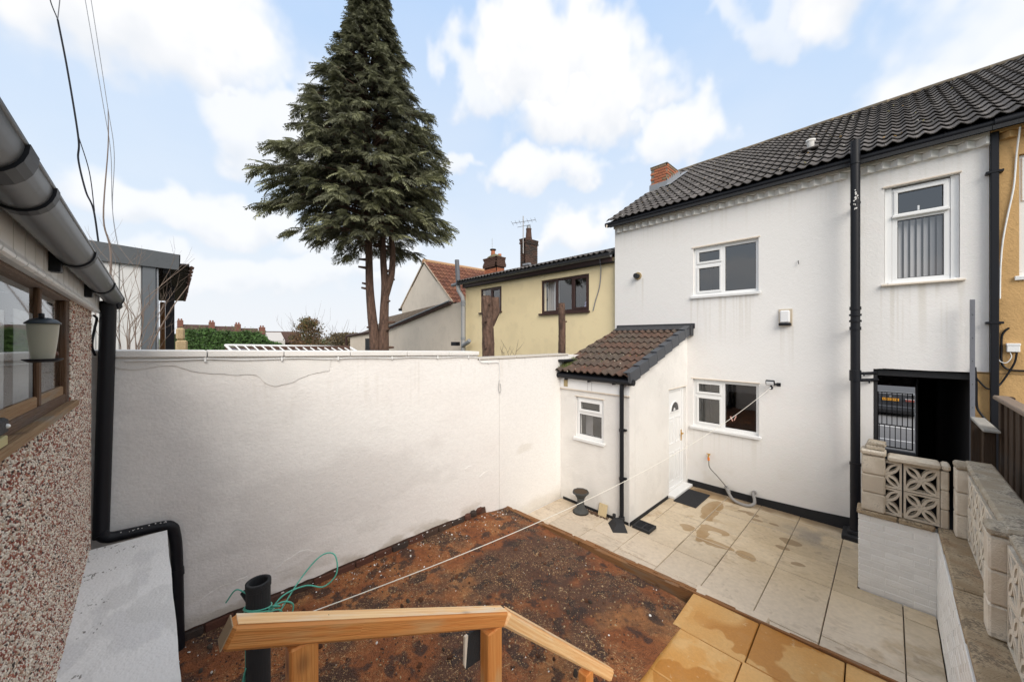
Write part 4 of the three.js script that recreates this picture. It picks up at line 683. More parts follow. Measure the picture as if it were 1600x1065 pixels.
{ // white capped ledge at the foot of the garage
  const o = thing('ledge_wall', 'low white painted ledge wall at the foot of the pebbledash garage', 'wall', [-3, 0.2, -0.25]);
  const top = (u) => 1.445 - 0.085 * (u + 4.05), edge = (u) => -0.055 + 0.045 * (u + 4.03);
  const cap = new THREE.BoxGeometry(2.24, 0.05, 0.44, 60, 2, 14), p = cap.attributes.position;
  for (let i = 0; i < p.count; i++) { const u = p.getX(i) - 2.91, tv = 0.5 - p.getZ(i) / 0.44, v = mix(-0.48, edge(u), tv); p.setXYZ(i, u, top(u) - 0.025 + p.getY(i) + (p.getY(i) > 0.02 ? 0.008 * (fbm(u / 4 + 2, v / 4 + 1, 20, 4, 401) - 0.5) : 0), -(v + 0.012 * (fbm(u / 4 + 2, 0.3, 14, 3, 402) - 0.5))); }
  cap.computeVertexNormals();
  const lt = tex(1024, 512, [2.6, 1.3], (a, b) => { const m = fbm(a, b, 8, 6, 411), f = fbm(a, b, 60, 4, 412); let c = mix3([0.86, 0.86, 0.85], [0.76, 0.76, 0.755], sm(0.48, 0.6, m)); c = mix3(c, [0.68, 0.68, 0.67], 0.6 * sm(0.62, 0.66, fbm(a, b, 5, 5, 414))); return mix3(c, [0.10, 0.085, 0.07], 0.8 * sm(0.76, 0.80, 0.5 * fbm(a, b, 140, 3, 415) + 0.5 * vn(a * 22, b * 11, 22, 413))); });
  part(o, 'capping', planar(cap), mat([1, 1, 1], { map: lt, bumpMap: renderB, bumpScale: 0.006, roughness: 0.7 }));
  part(o, 'wall', planar(wallUY(shp([[-4.02, 0.1], [-1.8, 0.1], [-1.8, top(-1.8) - 0.052], [-4.02, top(-4.02) - 0.052]]), -0.46, 0.38)), M.whiteSmooth);
}
{ // feeder and box at the window
  const o = local('window_feeder', 'clear bird feeder with dark lid and tray hung on the garage window', 'bird feeder');
  const X = -2.14, Z = 0.075, at = (g) => g.translate(X, 0, Z);
  part(o, 'lid', at(lathe([[0.0, 3.028], [0.014, 3.027], [0.029, 3.021], [0.040, 3.010], [0.041, 3.005], [0, 3.005]], 26)), mat([0.05, 0.065, 0.08], { roughness: 0.35 }));
  part(o, 'hanger', at(lathe([[0, 3.025], [0.007, 3.025], [0.007, 3.04], [0, 3.042]], 10)).translate(-0.025, 0, 0), M.black);
  part(o, 'container', at(lathe([[0.036, 3.005], [0.034, 2.97], [0.030, 2.925], [0.025, 2.882]], 26)), mat([0.62, 0.60, 0.50], { phys: true, transmission: 0.45, roughness: 0.45, thickness: 0, ior: 1.45 }));
  part(o, 'port', at(lathe([[0, 2.896], [0.019, 2.896], [0.017, 2.908], [0.009, 2.916], [0, 2.917]], 16)).translate(0.014, 0, 0.014), mat([0.10, 0.035, 0.02], { roughness: 0.5 }));
  part(o, 'tray', at(lathe([[0, 2.874], [0.030, 2.874], [0.039, 2.879], [0.046, 2.884], [0.044, 2.886], [0.034, 2.881], [0, 2.880]], 26)), M.black);
}
{
  const o = local('window_box_lamp', 'small black plastic box with white button lying on the garage sill', 'box');
  part(o, 'case', lbox(-2.62, -2.27, 2.662, 2.712, -0.028, 0.030, 0.008), M.rubber);
  part(o, 'button', new THREE.SphereGeometry(0.007, 10, 8).translate(-2.30, 2.687, 0.031), M.upvc);
  part(o, 'base', lbox(-2.64, -2.26, 2.624, 2.655, -0.022, 0.026, 0.003), mat([0.45, 0.40, 0.20]));
}

// ---------------------------------------------------------------- timber handrail in front
{
  const o = thing('handrail', 'weathered timber stair handrail on square posts in the foreground', 'handrail', [-1.42, 0.3, 1.2]);
  const u = -1.415, a = P(u, 2.082, 0.118), b = P(u, 1.520, 1.262), c = P(u, 0.535, 2.315);
  const rail = (p, q, len, h, d) => { const g = timber(len, h, d, 0.012); return g.applyQuaternion(between(p, q)).translate((p.x + q.x) / 2, (p.y + q.y) / 2, (p.z + q.z) / 2); };
  part(o, 'rail', rail(a, b, a.distanceTo(b) + 0.012, 0.078, 0.07), M.wood);
  const b2 = b.clone().add(P(0.001, -0.002, 0.006)); part(o, 'rail', rail(b2, c, b2.distanceTo(c), 0.072, 0.068), M.woodPale);
  part(o, 'end_grain', (() => { const q = between(a, b), d = b.clone().sub(a).normalize(), m = a.clone().addScaledVector(d, -0.0075); return cbox(0.004, 0.07, 0.062, 0.001).applyQuaternion(q).translate(m.x, m.y, m.z); })(), mat([0.40, 0.30, 0.19], { map: mottle, roughness: 0.9 }));
  const post = (v, y, w) => timber(y - 0.2, w, 0.07, 0.006).rotateZ(Math.PI / 2).rotateY(Math.PI / 2).translate(-1.42, (y + 0.2) / 2, -v);
  part(o, 'post', post(0.322, 1.945, 0.09), M.wood); part(o, 'post', post(1.19, 1.505, 0.095), M.wood); part(o, 'post', post(2.03, 0.745, 0.085), M.wood);
  part(o, 'worn_top', merge([[a, b, 0.0], [b2, c, 0]].map(([p, q]) => { const L = p.distanceTo(q); return timber(L - 0.01, 0.003, 0.058, 0.001).translate(0, 0.0385, 0).applyQuaternion(between(p, q)).translate((p.x + q.x) / 2, (p.y + q.y) / 2, (p.z + q.z) / 2); })), M.woodPale);
  for (const [p, q, t] of [[a, b, 0.25], [a, b, 0.95], [b2, c, 0.84]]) { const m = p.clone().lerp(q, t); part(o, 'screw', rod(m.clone().add(new THREE.Vector3(0, 0.036, 0)), m.clone().add(new THREE.Vector3(0, 0.043, 0)), 0.005, 8), M.black); }
  const e = thing('slate_offcut', 'black slate offcut with pale edge fixed behind the middle handrail post', 'slate', [-1.47, 1.3, 1.12]);
  part(e, 'plate', planar(wallVY(shp([[1.075, 1.50], [1.15, 1.505], [1.15, 1.33], [1.06, 1.335]]), -1.475, 0.014)), M.rubber);
  part(e, 'edge', planar(wallVY(shp([[1.055, 1.50], [1.073, 1.50], [1.058, 1.34], [1.050, 1.36]]), -1.475, 0.014)), M.cream);
  const st = thing('garden_steps', 'plain concrete garden steps beside the timber handrail', 'steps', [-0.9, 0.2, 1.0]);
  for (let i = 0; i < 6; i++) part(st, 'step', box(-1.36, -0.35, 0.208, 0.40 + i * 0.165, 1.95 - (i + 1) * 0.29, 1.95 - i * 0.29 - 0.002, 0.01), M.conc);
}
// pipe post with green line, and the washing line
{
  const pu = -2.43, pv = 0.335, o = thing('washing_line_post', 'open ended black pipe post wound with green line behind the handrail', 'post', [pu, 0.3, pv]);
  part(o, 'pipe', lathe([[0.050, 0.3], [0.058, 0.3], [0.058, 1.60], [0.061, 1.605], [0.061, 1.638], [0.057, 1.64], [0.045, 1.64], [0.043, 1.63], [0.043, 1.1], [0.0, 1.1]], 28).translate(pu, 0, -pv), M.rubber);
  part(o, 'stub', rod(P(pu - 0.03, 1.47, pv - 0.01), P(pu - 0.14, 1.53, pv - 0.05), 0.018, 10), M.black);
  const ring = (y, r, tilt, ph) => { const pts = []; for (let i = 0; i <= 22; i++) { const t = i / 22 * 6.283 + ph; pts.push(P(pu + Math.cos(t) * r, y + tilt * Math.cos(t + 1), pv + Math.sin(t) * r)); } return tube(pts, 0.0035, 6, false); };
  const coils = []; for (let i = 0; i < 10; i++) coils.push(ring(1.50 - i * 0.016 + 0.01 * Math.sin(i * 3), 0.063 + 0.004 * (i % 3), 0.02 + 0.012 * Math.sin(i * 1.7), i));
  const K = (pts, r = 0.0042) => tube(curve(pts.map((p) => P(pu + p[0], p[1], pv + p[2])), 40), r, 6);
  coils.push(K([[-0.065, 1.49, 0.0], [-0.09, 1.55, -0.05], [-0.12, 1.57, -0.09], [-0.155, 1.50, -0.13]], 0.004));
  coils.push(K([[0.05, 1.48, 0.05], [0.03, 1.52, 0.12], [0.0, 1.50, 0.24], [0.02, 1.46, 0.33], [0.04, 1.52, 0.40], [0.0, 1.62, 0.40], [-0.03, 1.63, 0.33], [-0.02, 1.55, 0.22], [0.05, 1.44, 0.09], [0.06, 1.37, 0.05]]));
  coils.push(K([[0.05, 1.49, 0.04], [0.06, 1.50, 0.11], [0.05, 1.45, 0.16], [0.05, 1.38, 0.14], [0.06, 1.33, 0.08]]), K([[0.055, 1.48, 0.03], [0.07, 1.47, 0.09], [0.06, 1.41, 0.10], [0.05, 1.36, 0.04]]), K([[-0.05, 1.40, 0.0], [0.0, 1.415, 0.0 - 0.062], [0.062, 1.41, 0.02], [0.07, 1.38, 0.07]]));
  coils.push(K([[0.02, 1.2, -0.06], [-0.02, 1.10, -0.07], [-0.05, 1.07, -0.06], [-0.05, 1.16, -0.05]]), K([[-0.05, 1.40, -0.04], [-0.06, 1.36, -0.05], [-0.06, 1.2, -0.05], [-0.05, 1.08, -0.05]]));
  coils.push(K([[0.055, 1.50, 0.05], [0.075, 1.51, 0.06], [0.07, 1.49, 0.09], [0.05, 1.485, 0.07], [0.06, 1.505, 0.05]]));
  part(o, 'green_line', merge(coils), M.green);
  part(o, 'cord_knot', merge([ring(1.385, 0.064, 0.008, 0), ring(1.378, 0.066, -0.006, 2), K([[0.05, 1.385, 0.04], [0.07, 1.40, 0.09], [0.06, 1.375, 0.12], [0.07, 1.39, 0.06]], 0.004)]), M.cord);
  const A = P(pu + 0.05, 1.385, pv + 0.05), B = P(-1.44, 2.12, 7.55), pts = []; for (let i = 0; i <= 60; i++) { const t = i / 60, q = A.clone().lerp(B, t); q.y -= 0.36 * 4 * t * (1 - t) * (0.72 + 0.0 * t); pts.push(q); }
  const l = thing('washing_line', 'thin white washing line stretched from the pipe post to the house wall', 'washing line', [pu, 1.3, pv]);
  part(l, 'cord', tube(pts, 0.0032, 6), M.cord);
  const pegAt = (t) => { const q = A.clone().lerp(B, t); q.y -= 0.36 * 4 * t * (1 - t) * 0.72; return q; };
  for (const [t, r] of [[0.800, 0.4], [0.806, -0.35]]) { const q = pegAt(t); const pg = thing('clothes_peg', r > 0 ? 'left of two pink wooden pegs on the washing line before the window' : 'right of two pink wooden pegs on the washing line before the window', 'clothes peg', [q.x, q.y - 0.06, -q.z], 'pegs on the washing line'); for (const s of [-1, 1]) part(pg, 'peg_half', cbox(0.012, 0.075, 0.008, 0.002).rotateZ(r + s * 0.06).translate(q.x - r * 0.04, q.y - 0.028, q.z + s * 0.006), mat([0.62, 0.36, 0.30])); part(pg, 'spring', rod(q.clone().add(new THREE.Vector3(-r * 0.03, -0.02, -0.01)), q.clone().add(new THREE.Vector3(-r * 0.03, -0.02, 0.01)), 0.004, 8), M.steel); }
}

// ---------------------------------------------------------------- things standing in the yard
{
  const m = thing('doormat', 'black rubber doormat before the porch door', 'doormat', [-2.55, 0, 7.05]);
  part(m, 'mat', box(-2.735, -2.345, 0.004, 0.018, 6.66, 7.40, 0.004), M.rubber);
  part(m, 'ribs', merge([...Array(24)].map((_, i) => box(-2.72, -2.36, 0.018, 0.021, 6.68 + i * 0.03, 6.692 + i * 0.03, 0.001))), M.rubber);
  const s = thing('drain_cover', 'black plastic drain hood at the foot of the porch downpipe', 'drain cover', [-2.98, 0, 5.09]);
  part(s, 'hood', (() => { const g = polys([[P(-3.14, 0.002, 5.10), P(-2.93, 0.002, 4.90), P(-2.76, 0.002, 5.05), P(-2.98, 0.002, 5.27)], [P(-3.06, 0.10, 5.13), P(-2.94, 0.085, 5.02), P(-2.86, 0.10, 5.11), P(-2.98, 0.11, 5.24)], [P(-3.14, 0.002, 5.10), P(-2.93, 0.002, 4.90), P(-2.94, 0.085, 5.02), P(-3.06, 0.10, 5.13)], [P(-2.93, 0.002, 4.90), P(-2.76, 0.002, 5.05), P(-2.86, 0.10, 5.11), P(-2.94, 0.085, 5.02)], [P(-2.76, 0.002, 5.05), P(-2.98, 0.002, 5.27), P(-2.98, 0.11, 5.24), P(-2.86, 0.10, 5.11)], [P(-2.98, 0.002, 5.27), P(-3.14, 0.002, 5.10), P(-3.06, 0.10, 5.13), P(-2.98, 0.11, 5.24)]], P(-2.95, 0.05, 5.08)); return planar(g); })(), M.rubber);
  part(s, 'back_lug', merge([box(-3.10, -3.05, 0.09, 0.15, 5.16, 5.2, 0.01), lathe([[0, 0.08], [0.05, 0.08], [0.045, 0.13], [0, 0.13]], 14).translate(-2.96, 0, -5.215)]), M.rubber);
  const g = thing('drain_grate', 'black plastic grate lying beside the drain hood', 'grate', [-2.66, 0, 5.38]);
  const bars = [box(-2.80, -2.52, 0.004, 0.05, 5.25, 5.275), box(-2.80, -2.52, 0.004, 0.05, 5.475, 5.50), box(-2.80, -2.775, 0.004, 0.05, 5.275, 5.475), box(-2.545, -2.52, 0.004, 0.05, 5.275, 5.475), box(-2.67, -2.65, 0.004, 0.045, 5.275, 5.475)];
  part(g, 'frame', merge(bars), M.rubber);
  for (let i = 0; i < 6; i++) part(g, 'bar', box(-2.775, -2.545, 0.006, 0.042, 5.30 + i * 0.03, 5.31 + i * 0.03, 0.002), M.rubber);
  part(g, 'base', box(-2.775, -2.545, 0.002, 0.012, 5.275, 5.475, 0.001), M.black);
  const t = thing('clay_tile', 'pale clay tile leaning on the porch wall by the downpipe', 'tile', [-3.31, 0, 5.24]);
  part(t, 'tile', planar(cbox(0.155, 0.20, 0.02, 0.004).rotateX(-0.28).translate(-3.32, 0.105, -5.232)), mat([0.62, 0.50, 0.30], { map: mottle }));
  const b = thing('stone_planter', 'small weathered pedestal bowl with dark soil in front of the porch window', 'planter', [-3.66, 0, 5.1]);
  const pc = mat([0.085, 0.09, 0.088], { map: mottle, bumpMap: gritB, bumpScale: 0.006, roughness: 0.95 });
  part(b, 'pedestal', merge([lathe([[0, 0], [0.14, 0], [0.13, 0.03], [0.095, 0.05], [0.075, 0.08], [0.062, 0.14], [0.062, 0.22], [0.075, 0.26], [0, 0.26]], 10).translate(-3.66, 0.003, -5.08)]), pc);
  part(b, 'bowl', lathe([[0, 0.25], [0.07, 0.25], [0.09, 0.28], [0.135, 0.325], [0.142, 0.35], [0.134, 0.362], [0.12, 0.352], [0.0, 0.345]], 9).translate(-3.66, 0.003, -5.08), pc);
  part(b, 'rim_paint', merge([...Array(6)].map((_, i) => box(-3.79 + i * 0.035, -3.765 + i * 0.035, 0.318 + 0.004 * i, 0.327 + 0.004 * i, 4.975 - 0.02 * Math.sin(i), 4.985 - 0.02 * Math.sin(i), 0.002).translate(0.02, 0, 0.02))), M.whiteSmooth);
  part(b, 'soil', lathe([[0, 0.357], [0.08, 0.359], [0.122, 0.352]], 14).translate(-3.66, 0.003, -5.08), mat([0.09, 0.06, 0.035], { roughness: 1, bumpMap: gritB, bumpScale: 0.01 }));
  const R = rng(66), bits = []; for (let i = 0; i < 70; i++) { const s0 = 0.006 + 0.014 * R(); bits.push(new THREE.IcosahedronGeometry(s0, 0).scale(1.6, 0.5, 1).rotateY(R() * 6).translate(-3.62 + 0.42 * R(), s0 * 0.5, -(5.16 + 0.09 * R()))); }
  const lf = new THREE.Mesh(merge(bits), mat([0.10, 0.055, 0.03])); lf.name = 'leaf_litter'; lf.userData.kind = 'stuff'; lf.castShadow = lf.receiveShadow = true; scene.add(lf);
  // tap and hoses
  const F = 7.65, tp = thing('garden_tap', 'orange and brass garden tap with thin hose on the white house wall', 'tap', [-2.43, 0.1, F - 0.05]);
  part(tp, 'tap', merge([rod(P(-2.44, 0.70, F), P(-2.44, 0.70, F - 0.07), 0.012, 10), rod(P(-2.44, 0.72, F - 0.06), P(-2.44, 0.66, F - 0.07), 0.012, 10), box(-2.475, -2.405, 0.725, 0.74, F - 0.07, F - 0.05)]), M.brass);
  part(tp, 'connector', rod(P(-2.435, 0.67, F - 0.075), P(-2.43, 0.61, F - 0.075), 0.02, 12), M.orange);
  part(tp, 'hose', tube(curve([P(-2.43, 0.62, F - 0.075), P(-2.41, 0.48, F - 0.08), P(-2.28, 0.36, F - 0.09), P(-2.12, 0.20, F - 0.1), P(-2.08, 0.14, F - 0.12)], 40), 0.008, 8), mat([0.12, 0.12, 0.11]));
  const wh = thing('waste_hose', 'grey corrugated waste hose lying along the black plinth', 'hose', [-1.85, 0, F - 0.2]);
  const path = curve([P(-2.13, 0.18, F - 0.06), P(-2.08, 0.13, F - 0.13), P(-1.98, 0.05, F - 0.22), P(-1.85, 0.03, F - 0.28), P(-1.72, 0.032, F - 0.27), P(-1.655, 0.06, F - 0.18), P(-1.665, 0.13, F - 0.12), P(-1.70, 0.185, F - 0.06), P(-1.70, 0.20, F + 0.0)], 90);
  part(wh, 'hose', tube(path, path.map((_, i) => 0.024 + 0.003 * (i % 2)), 12), M.hose);
  part(wh, 'hose_collar', merge([rod(P(-2.135, 0.18, F - 0.05), P(-2.06, 0.12, F - 0.14), 0.034, 12), rod(P(-1.69, 0.20, F - 0.05), P(-1.69, 0.20, F), 0.036, 12)]), M.hose);
  // lamps on the wall
  const fl = thing('flood_light', 'small black floodlight with motion sensor on the white wall beside the lower window', 'wall light', [-1.42, 2.1, F]);
  part(fl, 'bracket', merge([rod(P(-1.33, 2.19, F), P(-1.40, 2.2, F - 0.08), 0.016, 8), box(-1.36, -1.30, 2.16, 2.22, F - 0.012, F)]), M.black);
  part(fl, 'head', cbox(0.13, 0.085, 0.05, 0.008).rotateX(0.3).translate(-1.43, 2.225, -(F - 0.12)), M.black);
  part(fl, 'lens', cbox(0.105, 0.06, 0.012, 0.003).rotateX(0.3).translate(-1.43, 2.217, -(F - 0.150)), mat([0.7, 0.72, 0.75], { roughness: 0.15 }));
  part(fl, 'sensor', merge([new THREE.SphereGeometry(0.032, 12, 8).translate(-1.42, 2.135, -(F - 0.11)), rod(P(-1.42, 2.13, F - 0.11), P(-1.42, 2.2, F - 0.10), 0.012, 8)]), M.black);
  part(fl, 'sensor_eye', new THREE.SphereGeometry(0.018, 10, 8).translate(-1.43, 2.132, -(F - 0.132)), M.upvc);
  const bl = thing('bulkhead_lamp', 'square clear wall lamp with dark base between upper window and soil pipe', 'wall light', [-1.235, 3.2, F]);
  part(bl, 'back_plate', box(-1.33, -1.14, 3.21, 3.50, F - 0.018, F, 0.004), mat([0.55, 0.47, 0.36], { roughness: 0.8 }));
  part(bl, 'diffuser', box(-1.305, -1.165, 3.26, 3.475, F - 0.085, F - 0.018, 0.02), mat([0.78, 0.79, 0.80], { roughness: 0.2 }));
  part(bl, 'base', box(-1.32, -1.15, 3.215, 3.258, F - 0.095, F - 0.018, 0.01), M.black);
}

// ---------------------------------------------------------------- white brick base with pierced screen blocks
const paintBrick = mat([0.86, 0.855, 0.84], { bumpMap: renderB, bumpScale: 0.006, roughness: 0.75, map: blotch });
function screenShape() {
  const f = 0.43, s = shp(rect(-0.5, 0.5, -0.5, 0.5));
  for (let k = 0; k < 4; k++) {
    const c = Math.cos(k * Math.PI / 2), n = Math.sin(k * Math.PI / 2), T = (x, y) => new THREE.Vector2(x * c - y * n, x * n + y * c);
    const leaf = new THREE.Path(); let p = T(0.095, 0.095); leaf.moveTo(p.x, p.y);
    let q = T(0.335, 0.155), e = T(0.385, 0.385); leaf.quadraticCurveTo(q.x, q.y, e.x, e.y); q = T(0.155, 0.335); leaf.quadraticCurveTo(q.x, q.y, p.x, p.y); s.holes.push(leaf);
    const tri = new THREE.Path(); p = T(0.125, 0); tri.moveTo(p.x, p.y); q = T(0.365, 0.07); e = T(f, 0.30); tri.quadraticCurveTo(q.x, q.y, e.x, e.y); const d = T(f, -0.30); tri.lineTo(d.x, d.y); q = T(0.365, -0.07); tri.quadraticCurveTo(q.x, q.y, p.x, p.y); s.holes.push(tri);
  }
  return s;
}
function halfScreenShape() {                        // the right half of a block
  const s = shp(rect(0, 0.5, -0.5, 0.5)), f = 0.43;
  for (const m of [1, -1]) {
    const leaf = new THREE.Path(); leaf.moveTo(0.095, 0.095 * m); leaf.quadraticCurveTo(0.335, 0.155 * m, 0.385, 0.385 * m); leaf.quadraticCurveTo(0.155, 0.335 * m, 0.095, 0.095 * m); s.holes.push(leaf);
    const t = new THREE.Path(); t.moveTo(0.012, 0.14 * m); t.quadraticCurveTo(0.08, 0.35 * m, 0.30, f * m); t.lineTo(0.012, f * m); t.lineTo(0.012, 0.14 * m); s.holes.push(t);
  }
  const tri = new THREE.Path(); tri.moveTo(0.125, 0); tri.quadraticCurveTo(0.365, 0.07, f, 0.30); tri.lineTo(f, -0.30); tri.quadraticCurveTo(0.365, -0.07, 0.125, 0); s.holes.push(tri);
  return s;
}
const blockG = (w, h, t, shape = screenShape()) => { const g = new THREE.ExtrudeGeometry(shape, { depth: 1, bevelEnabled: false, curveSegments: 7 }); g.translate(0, 0, -0.5).scale(w, h, t); const q = planar(g); return q; };
{
  const o = thing('yard_wall', 'white painted low brick wall topped with weathered stone ledges', 'wall', [0.2, 0, 5]);
  part(o, 'core', merge([box(-0.25, 0.50, -0.05, 0.90, 5.972, 6.10), box(0.351, 0.62, -0.05, 0.90, 2.2, 6.09)]), paintBrick);
  const R = rng(14), h = 0.0705, j = () => [0.002 * (R() - 0.5), 0.002 * (R() - 0.5), 0.003 * (R() - 0.5)];
  for (let k = 0; k < 12; k++) {
    const y = 0.005 + k * 0.0752 + h / 2, off = k % 2 ? 0.11 : 0;
    for (let i = -1; i < 4; i++) { const a = Math.max(-0.262, -0.262 + off + i * 0.222), b = Math.min(0.345, -0.262 + off + i * 0.222 + 0.2185); if (b - a > 0.03) part(o, 'brick', piece(b - a, h, 0.03, 0.006, j), paintBrick, P((a + b) / 2, y + 0.002 * (R() - 0.5), 5.982 + 0.003 * R())); }
    for (let i = -1; i < 18; i++) { const a = Math.max(2.3, 2.3 + off + i * 0.222), b = Math.min(5.955, 2.3 + off + i * 0.222 + 0.2185); if (b - a > 0.03) part(o, 'brick', piece(0.03, h, b - a, 0.006, j), paintBrick, P(0.362 + 0.003 * R(), y + 0.002 * (R() - 0.5), (a + b) / 2)); }
  }
  const ledge = mat([0.95, 0.85, 0.72], { map: concT, bumpMap: gritB, bumpScale: 0.008, roughness: 0.95 });
  for (const [a, b] of [[-0.275, 0.06], [0.066, 0.335]]) part(o, 'ledge_stone', shift(planar(cbox(b - a, 0.055, 0.24, 0.012, j).translate((a + b) / 2, 0.935, -6.06)), ++shiftN), ledge);
  for (const [a, b, d] of [[5.35, 5.98, 0], [4.62, 5.345, .01], [3.9, 4.615, -.005], [3.2, 3.895, .008], [2.5, 3.195, 0]]) part(o, 'ledge_stone', shift(planar(cbox(0.29, 0.06, b - a, 0.014, j).translate(0.50 + d * 0.3, 0.945 + d, -(a + b) / 2)), ++shiftN), ledge);
}
{
  const o = thing('screen_wall', 'pierced concrete screen wall facing the yard beside the soil pipe', 'screen wall', [0.08, 0.96, 5.97]);
  const R = rng(15), B = M.block, v = 6.02;
  for (let k = 0; k < 3; k++) part(o, 'pillar_block', piece(0.195, 0.213, 0.19, 0.013), B, P(-0.135, 1.075 + k * 0.217, v + 0.02));
  part(o, 'pillar_cap', piece(0.215, 0.058, 0.22, 0.016), B, P(-0.135, 1.655, v + 0.02));
  part(o, 'capstone', planar(merge([cbox(0.17, 0.05, 0.17, 0.015, () => [0.02 * R(), 0.015 * R(), 0.02 * R()]).translate(0, 0, 0), cbox(0.15, 0.05, 0.15, 0.012, () => [0.025 * R(), 0.01 * R(), 0.02 * R()]).translate(0.005, 0.045, 0)])), M.conc, P(-0.128, 1.705, v + 0.05));
  const full = blockG(0.262, 0.302, 0.09), half = blockG(0.262, 0.302, 0.09, halfScreenShape());
  for (let k = 0; k < 2; k++) { part(o, 'screen_block', half, B, P(-0.038, 1.122 + k * 0.308, v)); part(o, 'screen_block', full, B, P(0.237, 1.122 + k * 0.308, v)); }
  for (const [a, b] of [[-0.018, 0.372], [0.378, 0.44]]) part(o, 'coping_stone', piece(b - a, 0.062, 0.20, 0.016), B, P((a + b) / 2, 1.62 + 0.004, v));
  for (let k = 0; k < 3; k++) part(o, 'pillar_block', piece(0.058, 0.20, 0.15, 0.01), B, P(0.402, 1.07 + k * 0.205, v));
}
{
  const o = thing('screen_wall', 'long pierced concrete screen wall running towards the camera beside the fence', 'screen wall', [0.52, 0.97, 4]);
  const B = M.blockPale, u = 0.575;
  const pillar = (v) => { for (let k = 0; k < 3; k++) part(o, 'pillar_block', piece(0.155, 0.226, 0.185, 0.012), B, P(0.535, 1.09 + k * 0.23, v)); part(o, 'pillar_cap', piece(0.16, 0.06, 0.20, 0.018), M.conc, P(0.532, 1.697, v)); };
  pillar(5.86); pillar(4.10); pillar(2.35);
  const g = blockG(0.305, 0.325, 0.085).rotateY(Math.PI / 2), q = planar(g);
  for (const v0 of [4.35, 2.60]) for (let i = 0; i < 5; i++) for (let k = 0; k < 2; k++) part(o, 'screen_block', q, B, P(u, 1.142 + k * 0.331, v0 + i * 0.311));
  for (const [a, b] of [[5.30, 5.97], [4.66, 5.295], [4.0, 4.655], [3.3, 3.93], [2.6, 3.295]]) part(o, 'coping_stone', piece(0.19, 0.062, b - a, 0.018), M.conc, P(0.622, 1.705 + (a < 3.95 ? 0.004 : 0), (a + b) / 2));
}

// ---------------------------------------------------------------- fence, post and the tan house at the right
{
  const pathM = mat([0.16, 0.15, 0.14], { map: mottle, roughness: 0.95 });
  struct('path', box(0.63, 3.0, -0.5, 0.55, 2.0, 7.6, 0.01), pathM);
  const o = thing('timber_fence', 'dark brown timber fence with worn pale capping at the right edge', 'fence', [0.85, 0.5, 5]);
  const R = rng(19);
  for (let i = 0; i < 34; i++) { const v = 6.62 - i * 0.135; part(o, 'board', timber(1.80, 0.128, 0.02, 0.005).rotateZ(Math.PI / 2).rotateY(Math.PI / 2).translate(i % 2 ? 0.862 : 0.876, 1.42 - 0.01 * R(), -v), M.woodDark); }
  part(o, 'rail', timber(4.6, 0.09, 0.04).rotateY(Math.PI / 2).translate(0.90, 1.9, -4.35), M.woodDark);
  part(o, 'capping', timber(4.7, 0.045, 0.11, 0.01).rotateY(Math.PI / 2).translate(0.85, 2.335, -4.36), mat([0.26, 0.20, 0.155], { map: mottle, bumpMap: woodB, bumpScale: 0.004 }));
  part(o, 'post', timber(1.9, 0.10, 0.10).rotateZ(Math.PI / 2).translate(0.89, 1.4, -6.70), M.woodDark);
  part(o, 'strut', rod(P(0.845, 1.72, 5.5), P(0.845, 1.98, 4.9), 0.012, 6), M.woodDark);
  const g = thing('timber_gate_post', 'dark timber post and short panel with lichen on top beside the passage', 'post', [0.77, 0.4, 7.1]);
  part(g, 'post', timber(1.52, 0.10, 0.10).rotateZ(Math.PI / 2).translate(0.765, 1.2, -7.45), M.woodDark);
  part(g, 'post', timber(1.5, 0.09, 0.09).rotateZ(Math.PI / 2).translate(0.775, 1.19, -6.75), M.woodDark);
  for (let i = 0; i < 4; i++) part(g, 'board', timber(1.42, 0.125, 0.02, 0.003).rotateZ(Math.PI / 2).rotateY(Math.PI / 2).translate(0.80, 1.18, -(7.33 - i * 0.135)), M.woodDark);
  part(g, 'capping', timber(0.95, 0.03, 0.12, 0.006).rotateY(Math.PI / 2).rotateX(0).translate(0.775, 1.965, -7.05), mat([0.42, 0.41, 0.38], { map: mottle, bumpMap: woodB, bumpScale: 0.004 }));
  const m = thing('metal_post', 'tall grey metal angle post standing at the right of the passage', 'post', [0.735, 0.4, 7.5]);
  part(m, 'post', merge([box(0.712, 0.718, 0.5, 3.50, 7.475, 7.52, 0.001), box(0.718, 0.756, 0.5, 3.50, 7.514, 7.52, 0.001)]), M.greyMetal);
  part(m, 'hole', merge([...Array(9)].map((_, i) => rod(P(0.735, 0.9 + i * 0.3, 7.5135), P(0.735, 0.9 + i * 0.3, 7.512), 0.005, 8))), M.black);
}
